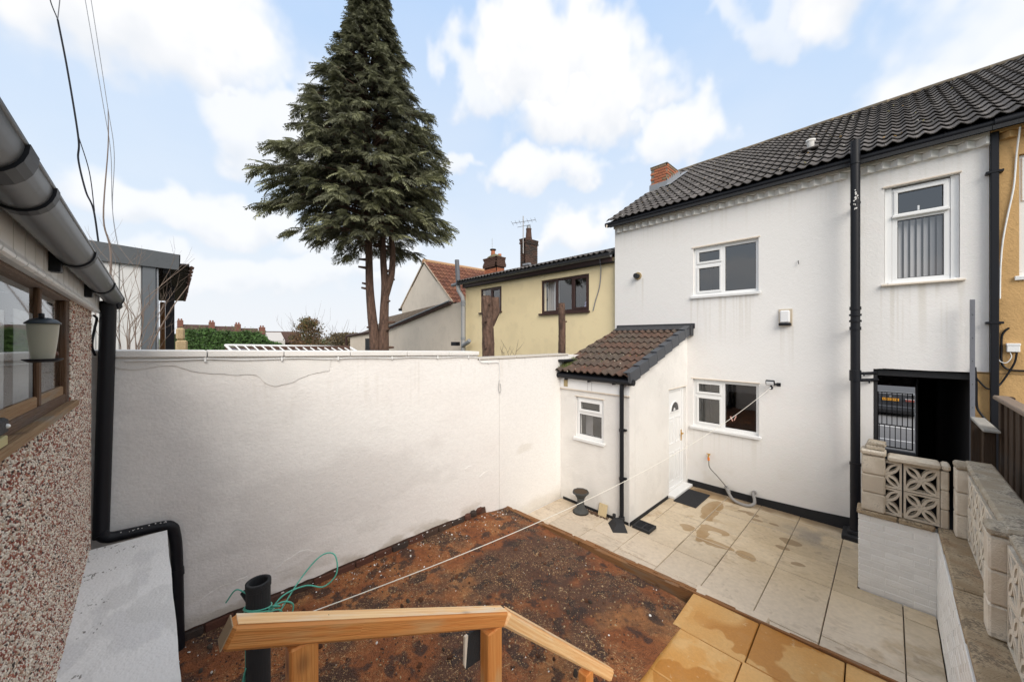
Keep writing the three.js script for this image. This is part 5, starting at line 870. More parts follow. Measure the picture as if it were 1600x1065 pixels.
{
  const F = 7.652, o = thing('tan_house', 'tan rendered neighbouring house at the right edge with grey tiled roof', 'house', [3, 0, 7.65]);
  const s = shp([[0.885, -0.1], [5, -0.1], [5, 5.62], [0.885, 5.62]]); s.holes.push(hole(rect(1.105, 2.0, 3.77, 5.29)), hole(rect(1.9, 2.7, 0.6, 2.4)));
  part(o, 'wall', wallUY(s, F, 0.24), M.tan);
  part(o, 'pier', box(0.765, 0.884, 0.3, 2.535, F - 0.004, F + 0.2), M.tan);
  part(o, 'end_wall', wallVY(shp([[7.9, 0], [15.2, 0], [15.2, 5.62], [11.65, 8.1], [7.9, 5.75]]), 4.78, 0.2), M.tan);
  part(o, 'rear_wall', box(0.885, 5, -0.1, 5.6, 14.98, 15.2), M.tan);
  part(o, 'wall_line', box(0.765, 5, 2.545, 2.56, F - 0.008, F + 0.01, 0.003), mat([0.35, 0.22, 0.10]));
  glazed(o, 1.11, 1.995, 3.775, 5.285, F + 0.05, [[1.165, 1.94, 4.66, 4.71]], [[1.13, 1.975, 4.71, 5.25, 1], [1.165, 1.94, 3.83, 4.66, 0]], { sill: 0.08 });
  roomBehind(o, 1.11, 1.995, 3.775, 5.285, F + 0.25);
  part(o, 'door', box(1.9, 2.7, 0.6, 2.4, F + 0.1, F + 0.15), M.woodDark);
  for (let i = 0; i < 6; i++) part(o, 'corbel_brick', cbox(0.112, 0.085, 0.112, 0.006).rotateY(Math.PI / 4), M.tan, P(1.03 + i * 0.1545, 5.555, F - 0.004));
  part(o, 'eaves_course', box(0.885, 5, 5.60, 5.66, F - 0.072, F + 0.02), M.tan);
  part(o, 'fascia', box(0.89, 5, 5.64, 5.77, F - 0.10, F - 0.075), M.black);
  part(o, 'gutter', tube([P(0.9, 5.705, F - 0.155), P(5, 5.71, F - 0.155)], 0.058, 14), M.black);
  const pitch = Math.atan2(8.27 - 5.74, 11.65 - 7.48), X = new THREE.Vector3(1, 0, 0), Y = new THREE.Vector3(0, Math.sin(pitch), -Math.cos(pitch));
  part(o, 'roof_felt', planar(wallVY(shp([[7.45, 5.66], [11.65, 8.21], [15.9, 5.62], [15.9, 5.58], [11.65, 8.16], [7.45, 5.61]]), 0.885, 4.2)), M.blackRough);
  roofTiles(o, 'roof_tile', P(-4.63 + 18 * 0.305, 5.735, 7.44), X, Y, 8, 16, 0.305, 0.3065, tileGeo(0.305, 0.375, 2, 0.030, 0.012), M.tile, 32);
  part(o, 'rear_roof', planar(wallVY(shp([[11.66, 8.27], [15.95, 5.68], [15.95, 5.62], [11.66, 8.22]]), 0.885, 4.2)), M.tile[0]);
  const pts = []; for (let i = 0; i <= 8; i++) { const t = Math.PI * i / 8; pts.push([Math.cos(t) * 0.13, Math.sin(t) * 0.10]); } for (let i = 8; i >= 0; i--) { const t = Math.PI * i / 8; pts.push([Math.cos(t) * 0.112, Math.sin(t) * 0.083]); }
  const rg = planar(slab(shp(pts), 0.463).rotateY(Math.PI / 2)), rm = mat([0.34, 0.28, 0.20], { map: tileT, roughness: 0.95 });
  for (let i = 0; i < 6; i++) part(o, 'ridge_tile', rg, rm, P(0.875 + i * 0.457, 8.255, 11.66));
  const c = thing('aerial_cable', 'white cable hanging down the tan house beside the square downpipe', 'cable', [1.0, 3.2, F]);
  part(c, 'wire', tube(curve([P(1.10, 5.60, F - 0.09), P(1.085, 5.3, F - 0.02), P(1.065, 4.9, F - 0.015), P(1.02, 4.55, F - 0.015), P(0.985, 4.25, F - 0.015), P(0.965, 3.9, F - 0.02), P(0.96, 3.5, F - 0.02)], 50), 0.009, 8), M.upvc);
  const e = thing('junction_box', 'small pale grey junction box on the tan house wall', 'junction box', [1.06, 2.8, F]);
  part(e, 'case', box(1.008, 1.108, 2.825, 2.93, F - 0.05, F, 0.006), M.upvc); part(e, 'lid', box(1.004, 1.112, 2.905, 2.935, F - 0.055, F, 0.005), M.upvc);
  part(e, 'white_cable', tube(curve([P(1.035, 2.825, F - 0.03), P(1.045, 2.76, F - 0.03), P(1.01, 2.69, F - 0.03), P(0.965, 2.70, F - 0.03), P(0.945, 2.75, F - 0.02)], 30), 0.005, 6), M.upvc);
  const k = thing('black_cables', 'looped black cables on the tan house under the junction box', 'cable', [1.0, 1.9, F]);
  const W = (p, r) => tube(curve(p.map(([a, b, z]) => P(a, b, F - (z || 0.02))), 40), r, 8);
  part(k, 'wire', W([[1.03, 3.13], [1.0, 3.09], [0.975, 3.02], [0.972, 2.85], [0.972, 2.72], [0.99, 2.64], [1.04, 2.60], [1.15, 2.595], [1.4, 2.59]], 0.011), M.black);
  part(k, 'wire', W([[1.085, 2.82, 0.03], [1.07, 2.70, 0.03], [1.03, 2.58, 0.03], [0.965, 2.42, 0.03], [0.92, 2.37, 0.07], [0.86, 2.35, 0.05], [0.79, 2.45, 0.05], [0.77, 2.5, 0.05]], 0.010), M.black);
  part(k, 'wire', W([[0.765, 2.62, 0.03], [0.775, 2.4, 0.04], [0.775, 2.2, 0.04], [0.785, 2.08, 0.04], [0.83, 1.98, 0.06], [0.86, 1.93, 0.08]], 0.013), M.black);
  part(k, 'wire', W([[0.77, 2.25, 0.03], [0.778, 2.12, 0.04], [0.81, 2.01, 0.05], [0.85, 1.94, 0.06]], 0.008), M.black);
}

// ---------------------------------------------------------------- gate, car and houses seen through the passage
{
  const v = 14.9, o = thing('iron_gate', 'black iron bar gate at the far end of the passage', 'gate', [0.1, -0.2, v]);
  const bar = (u, a, b) => rod(P(u, a, v), P(u, b, v), 0.009, 6);
  part(o, 'frame', merge([box(-0.255, -0.225, -0.13, 1.46, v - 0.015, v + 0.015), box(0.415, 0.445, -0.13, 1.46, v - 0.015, v + 0.015), box(-0.225, 0.415, -0.13, -0.10, v - 0.015, v + 0.015), box(-0.225, 0.415, 0.50, 0.525, v - 0.015, v + 0.015), box(-0.225, 0.415, 1.43, 1.455, v - 0.015, v + 0.015)]), M.black);
  for (let i = 0; i < 6; i++) part(o, 'bar', bar(-0.16 + i * 0.1, 0.52, 1.45), M.black);
  for (let i = 0; i < 6; i++) part(o, 'bar', bar(-0.21 + i * 0.105, -0.12, 0.51), M.black);
  part(o, 'gate_jamb', box(0.482, 0.515, -0.3, 1.6, 15.22, 15.3), M.whiteSmooth);
}
{
  const v = 23.6, cx = 0.02, g = -0.56, o = thing('parked_car', 'dark grey parked car seen from behind through the gate', 'car', [cx, g, v + 2]);
  const paint = mat([0.025, 0.028, 0.035], { phys: true, roughness: 0.3, clearcoat: 1, clearcoatRoughness: 0.08 });
  const prof = shp([[0.02, 0.30], [0.0, 0.5], [0.02, 0.78], [0.06, 0.98], [0.55, 1.03], [1.25, 1.42], [2.3, 1.45], [3.1, 1.02], [4.2, 0.86], [4.4, 0.6], [4.4, 0.25], [0.1, 0.22]]);
  const body = new THREE.ExtrudeGeometry(prof, { depth: 1.52, bevelEnabled: true, bevelSize: 0.06, bevelThickness: 0.12, bevelSegments: 3 }).rotateY(Math.PI / 2).translate(cx - 0.76, g, -v);
  part(o, 'body', body, paint);
  part(o, 'rear_window', polys([[P(cx - 0.62, g + 1.075, v + 0.58), P(cx + 0.62, g + 1.075, v + 0.58), P(cx + 0.55, g + 1.40, v + 1.19), P(cx - 0.55, g + 1.40, v + 1.19)]], P(cx, g + 0.9, v + 1.2)), mat([0.02, 0.025, 0.03], { roughness: 0.05 }));
  part(o, 'bumper', box(cx - 0.84, cx + 0.84, g + 0.28, g + 0.52, v - 0.10, v + 0.1, 0.05), paint);
  for (const s of [-1, 1]) { part(o, 'tail_light', box(cx + s * 0.62 - 0.17, cx + s * 0.62 + 0.17, g + 0.74, g + 0.84, v - 0.085, v - 0.03, 0.012), mat([0.25, 0.07, 0.06], { roughness: 0.2 })); part(o, 'chrome_strip', box(cx + s * 0.60 - 0.16, cx + s * 0.60 + 0.16, g + 0.845, g + 0.862, v - 0.09, v - 0.06, 0.003), M.upvc); }
  for (const z of [0.85, 3.55]) for (const s of [-1, 1]) { const w = part(o, 'wheel', rod(P(cx + s * 0.66, g + 0.315, v + z), P(cx + s * 0.875, g + 0.315, v + z), 0.315, 20), M.rubber); part(w, 'rim', rod(P(cx + s * 0.80, g + 0.315, v + z), P(cx + s * 0.885, g + 0.315, v + z), 0.2, 14), M.steel); }
  const cv = document.createElement('canvas'); cv.width = 256; cv.height = 56; const x = cv.getContext('2d'); x.fillStyle = '#d8982a'; x.fillRect(0, 0, 256, 56); x.fillStyle = '#4a3a1c'; [14, 44, 74, 104, 150, 182, 214].forEach((a, i) => { x.fillRect(a, 10, 8, 36); x.fillRect(a, i % 2 ? 10 : 26, 22, 7); x.fillRect(a + 15, i % 3 ? 10 : 26, 7, 20); });
  const pt = new THREE.CanvasTexture(cv); pt.colorSpace = THREE.SRGBColorSpace; const pg = new THREE.BoxGeometry(0.52, 0.115, 0.012).translate(cx, g + 0.80, -(v - 0.088)); part(o, 'number_plate', pg, new THREE.MeshStandardMaterial({ map: pt, roughness: 0.5 }));
  part(o, 'badge', rod(P(cx, g + 0.93, v - 0.035), P(cx, g + 0.93, v - 0.055), 0.045, 14), M.steel);
  const h = thing('brick_house', 'red brick house across the road seen over the parked car', 'house', [3, -0.6, 40]);
  const s = shp(rect(-12, 14, -0.6, 6)); s.holes.push(hole(rect(-2.5, -0.3, 0.8, 2.4)), hole(rect(1.4, 3.2, 0.8, 2.4))); part(h, 'wall', wallUY(s, 34, 0.3), mat([0.23, 0.075, 0.045], { map: mottle }));
  for (const a of [-2.5, 1.4]) part(h, 'window', box(a, a + 2.1, 0.8, 2.4, 34.15, 34.2), M.gasket);
  part(h, 'roof', planar(wallVY(shp([[33.7, 5.9], [38, 8.6], [42.3, 5.9]]), -12, 26)), M.tile[0]);
  const hd = thing('clipped_hedge', 'dark hedge along the road beyond the parked car', 'hedge', [-4, -0.6, 31]);
  part(hd, 'leaves', planar(new THREE.BoxGeometry(9, 1.75, 1.2, 60, 14, 8).translate(-3.8, 0.3, -31.2)), mat([0.02, 0.024, 0.018], { roughness: 1 }));
}

// ---------------------------------------------------------------- the yellow house and what stands behind the garden wall
{
  const F = 7.8, o = thing('yellow_house', 'yellow rendered house with brown framed windows behind the garden wall', 'house', [-7.7, 1, F]);
  const s = shp(rect(-10.78, -4.56, 0.9, 4.98)); s.holes.push(hole(rect(-9.9, -8.78, 3.88, 4.72)), hole(rect(-7.03, -5.36, 3.70, 4.68)));
  part(o, 'wall', wallUY(s, F, 0.24), M.yellow);
  part(o, 'end_wall', box(-10.78, -10.56, 0.9, 5.0, F + 0.241, 13.4), M.cream); part(o, 'rear_wall', box(-10.56, -4.56, 0.9, 5.0, 13.2, 13.4), M.cream);
  const w1 = glazed(o, -9.895, -8.785, 3.90, 4.715, F + 0.03, [[-9.36, -9.30, 3.96, 4.66]], [[-9.84, -9.36, 3.955, 4.66, 0], [-9.30, -8.84, 3.955, 4.66, 1]], { mat: M.brownFrame });
  const w2 = glazed(o, -7.025, -5.365, 3.725, 4.675, F + 0.03, [[-6.50, -6.43, 3.78, 4.62], [-5.945, -5.875, 3.78, 4.62]], [[-6.97, -6.50, 3.78, 4.62, 0], [-6.43, -5.945, 3.78, 4.62, 0], [-5.875, -5.42, 3.78, 4.62, 1]], { mat: M.brownFrame });
  for (const [w, a, b, y] of [[w1, -9.93, -8.75, 3.89], [w2, -7.08, -5.33, 3.715]]) part(w, 'sill', box(a, b, y - 0.05, y, F - 0.07, F + 0.04), M.brownFrame);
  roomBehind(o, -9.9, -8.78, 3.88, 4.72, F + 0.25); roomBehind(o, -7.03, -5.36, 3.70, 4.68, F + 0.25);
  part(w2, 'curtain', merge([...Array(5)].map((_, i) => rod(P(-5.50 + i * 0.04, 3.72, F + 0.30), P(-5.50 + i * 0.04, 4.66, F + 0.30), 0.024, 8))), mat([0.5, 0.44, 0.36], { roughness: 1 }));
  part(w2, 'curtain', merge([...Array(6)].map((_, i) => rod(P(-6.98 + i * 0.07, 3.72, F + 0.30), P(-6.98 + i * 0.07, 4.66, F + 0.30), 0.036, 8))), mat([0.6, 0.6, 0.6], { roughness: 1 }));
  part(w2, 'ornament', merge([lathe([[0, 0], [0.06, 0], [0.075, 0.1], [0.04, 0.16], [0, 0.17]], 12).translate(-5.58, 3.73, -(F + 0.2)), new THREE.SphereGeometry(0.045, 10, 8).translate(-5.58, 3.93, -(F + 0.2))]), mat([0.35, 0.33, 0.55]));
  part(o, 'fascia', box(-10.82, -4.62, 4.86, 5.02, F - 0.12, F - 0.09), M.brownFrame); part(o, 'soffit', box(-10.8, -4.57, 4.84, 4.86, F - 0.12, F), M.black);
  part(o, 'gutter', tube([P(-11.4, 5.0, F - 0.17), P(-10.8, 5.02, F - 0.17), P(-4.62, 5.02, F - 0.17)], 0.06, 12), M.lead);
  const p = THREE.MathUtils.degToRad(16), X = new THREE.Vector3(1, 0, 0), Y = new THREE.Vector3(0, Math.sin(p), -Math.cos(p));
  part(o, 'roof_felt', planar(wallVY(shp([[7.5, 5.03], [10.6, 5.91], [13.7, 5.03], [13.7, 4.98], [10.6, 5.84], [7.5, 4.98]]), -10.95, 6.35)), M.blackRough);
  roofTiles(o, 'roof_tile', P(-10.98, 5.045, 7.52), X, Y, 20, 10, 0.318, 0.325, tileGeo(0.318, 0.40, 2, 0.034, 0.016, 8), M.tile, 33);
  const ch = part(o, 'chimney', box(-10.62, -10.34, 4.9, 7.12, 10.51, 11.22), M.mortar), R = rng(61), bl = [[], [], []];
  for (let k = 0; k < 30; k++) { const y = 4.95 + k * 0.0735, off = k > 26 ? 0.03 : 0, sh = k % 2 ? 0.11 : 0; for (let i = -1; i < 2; i++) { const a = Math.max(-10.635 - off, -10.635 + sh + i * 0.222), b = Math.min(-10.33 + off, -10.635 + sh + i * 0.222 + 0.21); if (b - a > 0.03) bl[Math.floor(R() * 3)].push(box(a, b, y, y + 0.062, 10.49 - off, 10.55, 0.006)); } for (let i = -1; i < 4; i++) { const a = Math.max(10.49 - off, 10.49 + 0.11 - sh + i * 0.222), b = Math.min(11.24 + off, 10.6 - sh + i * 0.222 + 0.21); if (b - a > 0.03) bl[Math.floor(R() * 3)].push(box(-10.39, -10.325 + off, y, y + 0.062, a, b, 0.006)); } }
  bl.forEach((l, i) => { part(ch, 'bricks', merge(l), M.brickDark[i]).userData.kind = 'stuff'; });
  part(ch, 'chimney_pot', lathe([[0, 0], [0.15, 0], [0.13, 0.15], [0.105, 0.45], [0.12, 0.46], [0.12, 0.50], [0.08, 0.5], [0, 0.5]], 14).translate(-10.48, 7.12, -10.85), M.brickDark[1]);
  part(ch, 'flue_cap', lathe([[0.09, 0], [0.09, 0.12], [0.0, 0.13]], 12).translate(-10.48, 7.62, -10.85), M.steel);
  part(ch, 'flashing', box(-10.40, -10.05, 5.98, 6.06, 10.4, 10.55), M.lead);
  const ae = thing('tv_aerial', 'thin television aerial on a white mast fixed to the dark brick chimney', 'aerial', [-10.42, 6.6, 10.47]);
  part(ae, 'mast', rod(P(-10.42, 6.5, 10.46), P(-10.42, 8.05, 10.46), 0.022, 8), M.upvcGrey);
  part(ae, 'boom', rod(P(-10.8, 7.78, 10.2), P(-10.0, 7.86, 10.75), 0.011, 6), M.steel);
  for (let i = 0; i < 7; i++) { const t = i / 6, q = P(-10.8 + 0.8 * t, 7.78 + 0.08 * t, 10.2 + 0.55 * t); part(ae, 'rod', rod(q.clone().add(P(-0.16, 0, 0.22)), q.clone().add(P(0.16, 0, -0.22)), 0.006, 5), M.steel); }
  part(ae, 'rod', rod(P(-10.66, 7.62, 10.36), P(-10.1, 7.64, 10.56), 0.01, 5), M.steel);
  const dp = thing('grey_soil_pipe', 'light grey soil pipe with cranked vent above the yellow house eaves', 'drain pipe', [-10.65, 1, 7.6]);
  part(dp, 'pipe', merge([tube([P(-11.04, 5.75, 7.6), P(-10.97, 4.92, 7.6), P(-10.94, 4.75, 7.6), P(-10.69, 4.48, 7.6), P(-10.66, 4.35, 7.6), P(-10.65, 1.0, 7.6)], 0.075, 14)]), mat([0.36, 0.37, 0.38], { roughness: 0.6, map: mottle }));
  part(dp, 'vent_pipe', tube([P(-11.05, 5.9, 7.6), P(-10.97, 4.95, 7.6)], 0.082, 12), M.greyMetal);
  for (const y of [4.28, 4.18, 2.95]) part(dp, 'collar', rod(P(-10.65, y, 7.6), P(-10.65, y + 0.09, 7.6), 0.088, 14), M.lead);
  part(dp, 'branch_pipe', merge([rod(P(-10.62, 2.72, 7.56), P(-10.2, 2.86, 7.5), 0.07, 12), rod(P(-10.22, 2.85, 7.5), P(-10.14, 2.92, 7.5), 0.075, 12)]), M.lead);
  part(dp, 'hopper', box(-11.15, -10.85, 2.72, 2.86, 7.4, 7.6), M.black);
  const wr = thing('wall_wire', 'thin grey wire hanging from the eaves beside the larger brown window', 'cable', [-5.1, 3.6, 7.7]);
  part(wr, 'wire', tube(curve([P(-4.82, 5.10, 7.58), P(-4.92, 5.0, 7.62), P(-4.97, 4.7, 7.75), P(-5.03, 4.3, 7.78), P(-5.15, 3.95, 7.78), P(-5.22, 3.7, 7.78)], 40), 0.012, 6), M.greyMetal);
}
{
  const o = thing('gable_house', 'white gabled house with red tiled roof beyond the yellow house', 'house', [-16, 1, 9]);
  const g = [[-18.33, 1], [-13.48, 1], [-13.48, 4.66], [-15.96, 6.80], [-18.33, 4.72]];
  part(o, 'wall', wallUY(shp(g), 9, 0.25), M.cream); part(o, 'side_wall', merge([box(-13.73, -13.48, 1, 4.66, 9.25, 16), box(-18.33, -18.08, 1, 4.7, 9.25, 16), box(-18.08, -13.73, 1, 4.6, 15.8, 16)]), M.cream);
  const L = Math.hypot(2.55, 2.2), ang = Math.atan2(2.2, 2.55), X = new THREE.Vector3(0, 0, -1), Y = new THREE.Vector3(-Math.cos(ang), Math.sin(ang), 0);
  const off = (a) => planar(slab(shp([[-13.36, 4.56], [-15.96, 6.80], [-18.5, 4.60], [-18.5, 4.52], [-15.96, 6.70], [-13.36, 4.48]]), 7).translate(0, 0, -16));
  part(o, 'roof_boards', off(), M.mortar);
  roofTiles(o, 'roof_tile', P(-13.30, 4.56, 8.98), X, Y, 21, 10, 0.33, 0.335, tileGeo(0.33, 0.40, 2, 0.045, 0.018, 8), M.rtile, 34);
  part(o, 'rear_roof', planar(slab(shp([[-15.97, 6.86], [-18.55, 4.62], [-18.55, 4.56], [-15.97, 6.80]]), 7).translate(0, 0, -16)), M.rtile[1]);
  part(o, 'ridge', tube([P(-15.96, 6.84, 8.95), P(-15.96, 6.84, 16)], 0.11, 8), mat([0.50, 0.30, 0.16], { map: mottle }));
  part(o, 'verge', merge([timber(L + 0.1, 0.06, 0.05).rotateZ(Math.PI - ang).translate(-14.66, 5.72, -8.98), timber(Math.hypot(2.55, 2.2), 0.07, 0.05).rotateZ(Math.atan2(2.2, 2.55)).translate(-17.22, 5.72, -8.98)]), mat([0.52, 0.42, 0.32]));
  part(o, 'gutter', merge([tube([P(-18.5, 4.56, 8.9), P(-18.5, 4.56, 9.6)], 0.07, 8), box(-13.75, -13.35, 4.42, 4.54, 8.85, 9.0)]), M.black);
  const c = part(o, 'chimney', box(-14.2, -13.3, 4.6, 6.98, 11.52, 11.94), M.mortar), R = rng(62), bl = [[], [], []];
  for (let k = 0; k < 33; k++) { const y = 4.7 + k * 0.071, q = k > 25 ? 0.05 + 0.02 * Math.sin(k) : 0, s = k % 2 ? 0.11 : 0; for (let i = -1; i < 5; i++) { const a = Math.max(-14.24 - q, -14.24 + s + i * 0.222), b = Math.min(-13.26 + q, -14.03 + s + i * 0.222); if (b - a > 0.03) bl[k > 24 ? 2 : Math.floor(R() * 2)].push(box(a, b, y, y + 0.062, 11.48 - q, 11.56, 0.006)); } for (let i = -1; i < 3; i++) { const a = Math.max(11.48 - q, 11.48 + 0.11 - s + i * 0.222), b = Math.min(11.97 + q, 11.80 - s + i * 0.222); if (b - a > 0.03) bl[k > 24 ? 2 : Math.floor(R() * 2)].push(box(-13.34, -13.25 + q, y, y + 0.062, a, b, 0.006)); } }
  bl.forEach((l, i) => { part(c, 'bricks', merge(l), i === 2 ? M.brickDark[1] : M.brick[i]).userData.kind = 'stuff'; });
  part(c, 'flaunching', lathe([[0, 0], [0.52, 0], [0.42, 0.12], [0.12, 0.24], [0, 0.25]], 9).scale(1.05, 1, 0.62).translate(-13.75, 7.0, -11.73), mat([0.17, 0.15, 0.08], { map: mottle }));
  part(c, 'chimney_pot', merge([lathe([[0, 0], [0.12, 0], [0.10, 0.25], [0.12, 0.30], [0, 0.30]], 12).translate(-13.85, 7.16, -11.73), lathe([[0, 0], [0.09, 0], [0.09, 0.16], [0, 0.16]], 10).translate(-13.42, 7.05, -11.8)]), M.brick[1]);
  part(c, 'pot_cap', lathe([[0, 0], [0.16, 0], [0.16, 0.05], [0, 0.06]], 12).translate(-13.85, 7.46, -11.73), M.black);
  part(c, 'vent_rod', rod(P(-13.92, 7.3, 11.73), P(-13.92, 8.1, 11.73), 0.012, 5), M.steel);
  part(c, 'flashing', merge([...Array(5)].map((_, i) => box(-13.30 - 0.15 - i * 0.16, -13.28 - i * 0.16, 4.75 + i * 0.13, 5.02 + i * 0.14, 11.4, 11.47, 0.004))), M.lead);
  // lower lean-to in front of the gable
  const e = thing('lean_to', 'cream rendered lean-to with low brown roof in front of the white gable', 'outbuilding', [-17, 1, 8]);
  part(e, 'wall', wallUY(shp([[-23.4, 1], [-10.8, 1], [-10.8, 4.45], [-12.07, 4.34], [-17.8, 3.40], [-23.4, 3.08]]), 8, 0.2), mat([0.77, 0.68, 0.575], { map: blotch, bumpMap: renderB, bumpScale: 0.004, roughness: 0.9 }));
  const rf = []; const tri = (a, b, c) => [a, b, c].forEach((q) => rf.push(q.x, q.y, q.z)); const A = P(-12.0, 4.40, 7.94), B = P(-17.85, 3.47, 7.94), C = P(-23.7, 3.15, 7.94), D = P(-13.4, 4.66, 9.0), E2 = P(-20.0, 4.25, 9.0), G = P(-24.6, 3.22, 9.2);
  const N = 18; for (let i = 0; i < N; i++) { const t0 = i / N, t1 = (i + 1) / N, f = (t) => (t < 0.5 ? A.clone().lerp(B, t * 2) : B.clone().lerp(C, t * 2 - 1)), b = (t) => (t < 0.5 ? D.clone().lerp(E2, t * 2) : E2.clone().lerp(G, t * 2 - 1)); tri(f(t0), b(t0), f(t1)); tri(f(t1), b(t0), b(t1)); }
  const rg = new THREE.BufferGeometry(); rg.setAttribute('position', new THREE.BufferAttribute(new Float32Array(rf), 3)); rg.computeVertexNormals(); planar(rg);
  part(e, 'roof', rg, mat([0.36, 0.27, 0.19], { map: tileT, bumpMap: gritB, bumpScale: 0.01, roughness: 0.95 }));
  part(e, 'fascia', tube([P(-11.98, 4.40, 7.93), P(-17.85, 3.45, 7.93), P(-23.7, 3.13, 7.93)], 0.075, 6), mat([0.06, 0.03, 0.025], { roughness: 0.6 }));
  part(e, 'gutter', tube([P(-11.98, 4.47, 7.86), P(-17.85, 3.52, 7.86)], 0.03, 6), M.lead);
  part(e, 'window', box(-20.85, -20.25, 2.3, 2.98, 7.96, 8.0), M.gasket); part(e, 'end_gutter', tube([P(-23.8, 3.12, 7.9), P(-23.8, 1, 7.9)], 0.07, 6), M.brownFrame);
}
// glazed lean-to roof just over the wall
{
  const o = thing('glazed_roof', 'low white framed glazed roof lying just behind the garden wall', 'glazed roof', [-6.3, 1, 1.2]);
  const z0 = 0.47, z1 = 2.03, ya = 2.908, yb = 2.55, ua = -6.0, ub = -5.3, y = (v) => ya - 0.03 * (v - z0);
  part(o, 'frame', merge([tube([P(ua, y(z0), z0), P(ua, y(z1), z1)], 0.014, 6), tube([P(ub, yb, z0 + 0.25), P(ub, yb, z1 + 0.3)], 0.02, 6), tube([P(ua, y(z0), z0), P(ub, yb, z0 + 0.25)], 0.016, 6), tube([P(ua, y(z1), z1), P(ub, yb, z1 + 0.3)], 0.016, 6)]), M.upvc);
  for (let i = 1; i < 16; i++) { const t = i / 16, a = P(ua, y(z0 + (z1 - z0) * t), z0 + (z1 - z0) * t), b = P(ub, yb, z0 + 0.25 + (z1 - z0 + 0.05) * t); part(o, 'glazing_bar', rod(a, b, 0.010, 5), M.upvc); }
  part(o, 'pane', polys([[P(ua, y(z0) - 0.01, z0), P(ua, y(z1) - 0.01, z1), P(ub, yb - 0.01, z1 + 0.3), P(ub, yb - 0.01, z0 + 0.25)]], P(-5.6, 0, 1)), M.glass);
  part(o, 'wall', merge([box(-6.05, -5.95, 1, 2.88, z0, z1), box(-5.34, -5.26, 1, 2.52, z0 + 0.2, z1 + 0.3)]), M.brickDark[1]);
}
// neighbour's shed with cladding, canopy and post
{
  const o = thing('clad_shed', 'grey and white clad shed with dark canopy behind the garden wall', 'shed', [-8, 1, -1]);
  const U = -6.5;
  part(o, 'fascia', wallVY(shp([[-2.2, 4.24], [-1.0, 4.175], [0.03, 4.105], [0.025, 3.905], [-2.2, 3.975]]), U - 0.03, 0.05), mat([0.075, 0.085, 0.095], { roughness: 0.5, map: mottle }));
  for (let i = 0; i < 9; i++) part(o, 'cladding_board', box(U - 0.06, U - 0.03 + 0.006 * (i % 2), 1, 3.94, -0.318 - (i + 1) * 0.19, -0.322 - i * 0.19, 0.008), mat([0.60, 0.61, 0.61], { roughness: 0.5, map: blotch }));
  part(o, 'corner_board', box(U - 0.10, U - 0.01, 1, 3.92, -0.315, -0.19, 0.008), mat([0.10, 0.115, 0.13], { roughness: 0.5 }));
  part(o, 'trim', box(U - 0.10, U - 0.03, 1, 3.9, -0.188, -0.168, 0.004), M.lead);
  part(o, 'side_wall', merge([box(-11.5, U - 0.10, 1, 3.9, -2.1, -2.0), box(-11.5, -11.4, 1, 3.9, -2.0, -0.3), box(-8.5, U - 0.1, 1, 3.85, -0.34, -0.32)]), mat([0.09, 0.05, 0.045]));
  part(o, 'roof', planar(wallVY(shp([[-2.3, 4.26], [0.04, 4.11], [0.04, 4.06], [-2.3, 4.2]]), -13, 6.5)), M.blackRough);
  const can = []; for (let i = 0; i < 16; i++) can.push(planar(wallVY(shp([[-0.32, 3.965], [0.13 + 0.025 * hash(i, 3, 9), 3.995], [0.13 + 0.025 * hash(i, 3, 9), 4.02], [-0.32, 3.99]]).clone(), -13 + i * 0.4, 0.37)));
  part(o, 'canopy', merge(can), mat([0.045, 0.04, 0.045], { roughness: 0.7 }));
  part(o, 'canopy_edge', merge([...Array(16)].map((_, i) => tube([P(-13 + i * 0.4, 4.01, 0.14 + 0.03 * hash(i, 3, 9)), P(-12.75 + i * 0.4, 4.0 - 0.02 * hash(i, 4, 9), 0.16)], 0.03, 5))), M.brickDark[1]);
  part(o, 'canopy_beam', box(-12.8, -6.6, 3.86, 3.96, -0.13, -0.06), mat([0.03, 0.03, 0.035]));
  part(o, 'canopy_post', box(-8.55, -8.45, 1, 3.9, -0.135, -0.022), mat([0.025, 0.024, 0.028], { roughness: 0.6 }));
  part(o, 'rear_post', rod(P(-12.5, 1, -0.25), P(-12.5, 3.9, -0.25), 0.05, 6), M.woodRust);
  const st = thing('stone_stack', 'pale yellow stone wall end beside the dark canopy post', 'wall', [-16.4, 1, 0.1]);
  for (let k = 0; k < 5; k++) part(st, 'stone', planar(cbox(0.4, 0.40, 0.30 - (k > 3 ? 0.08 : 0), 0.05)), mat([0.60, 0.46, 0.27], { map: mottle, bumpMap: gritB, bumpScale: 0.02 }), P(-16.4, 1.5 + k * 0.41, 0.1 + 0.03 * (k % 2)));
}
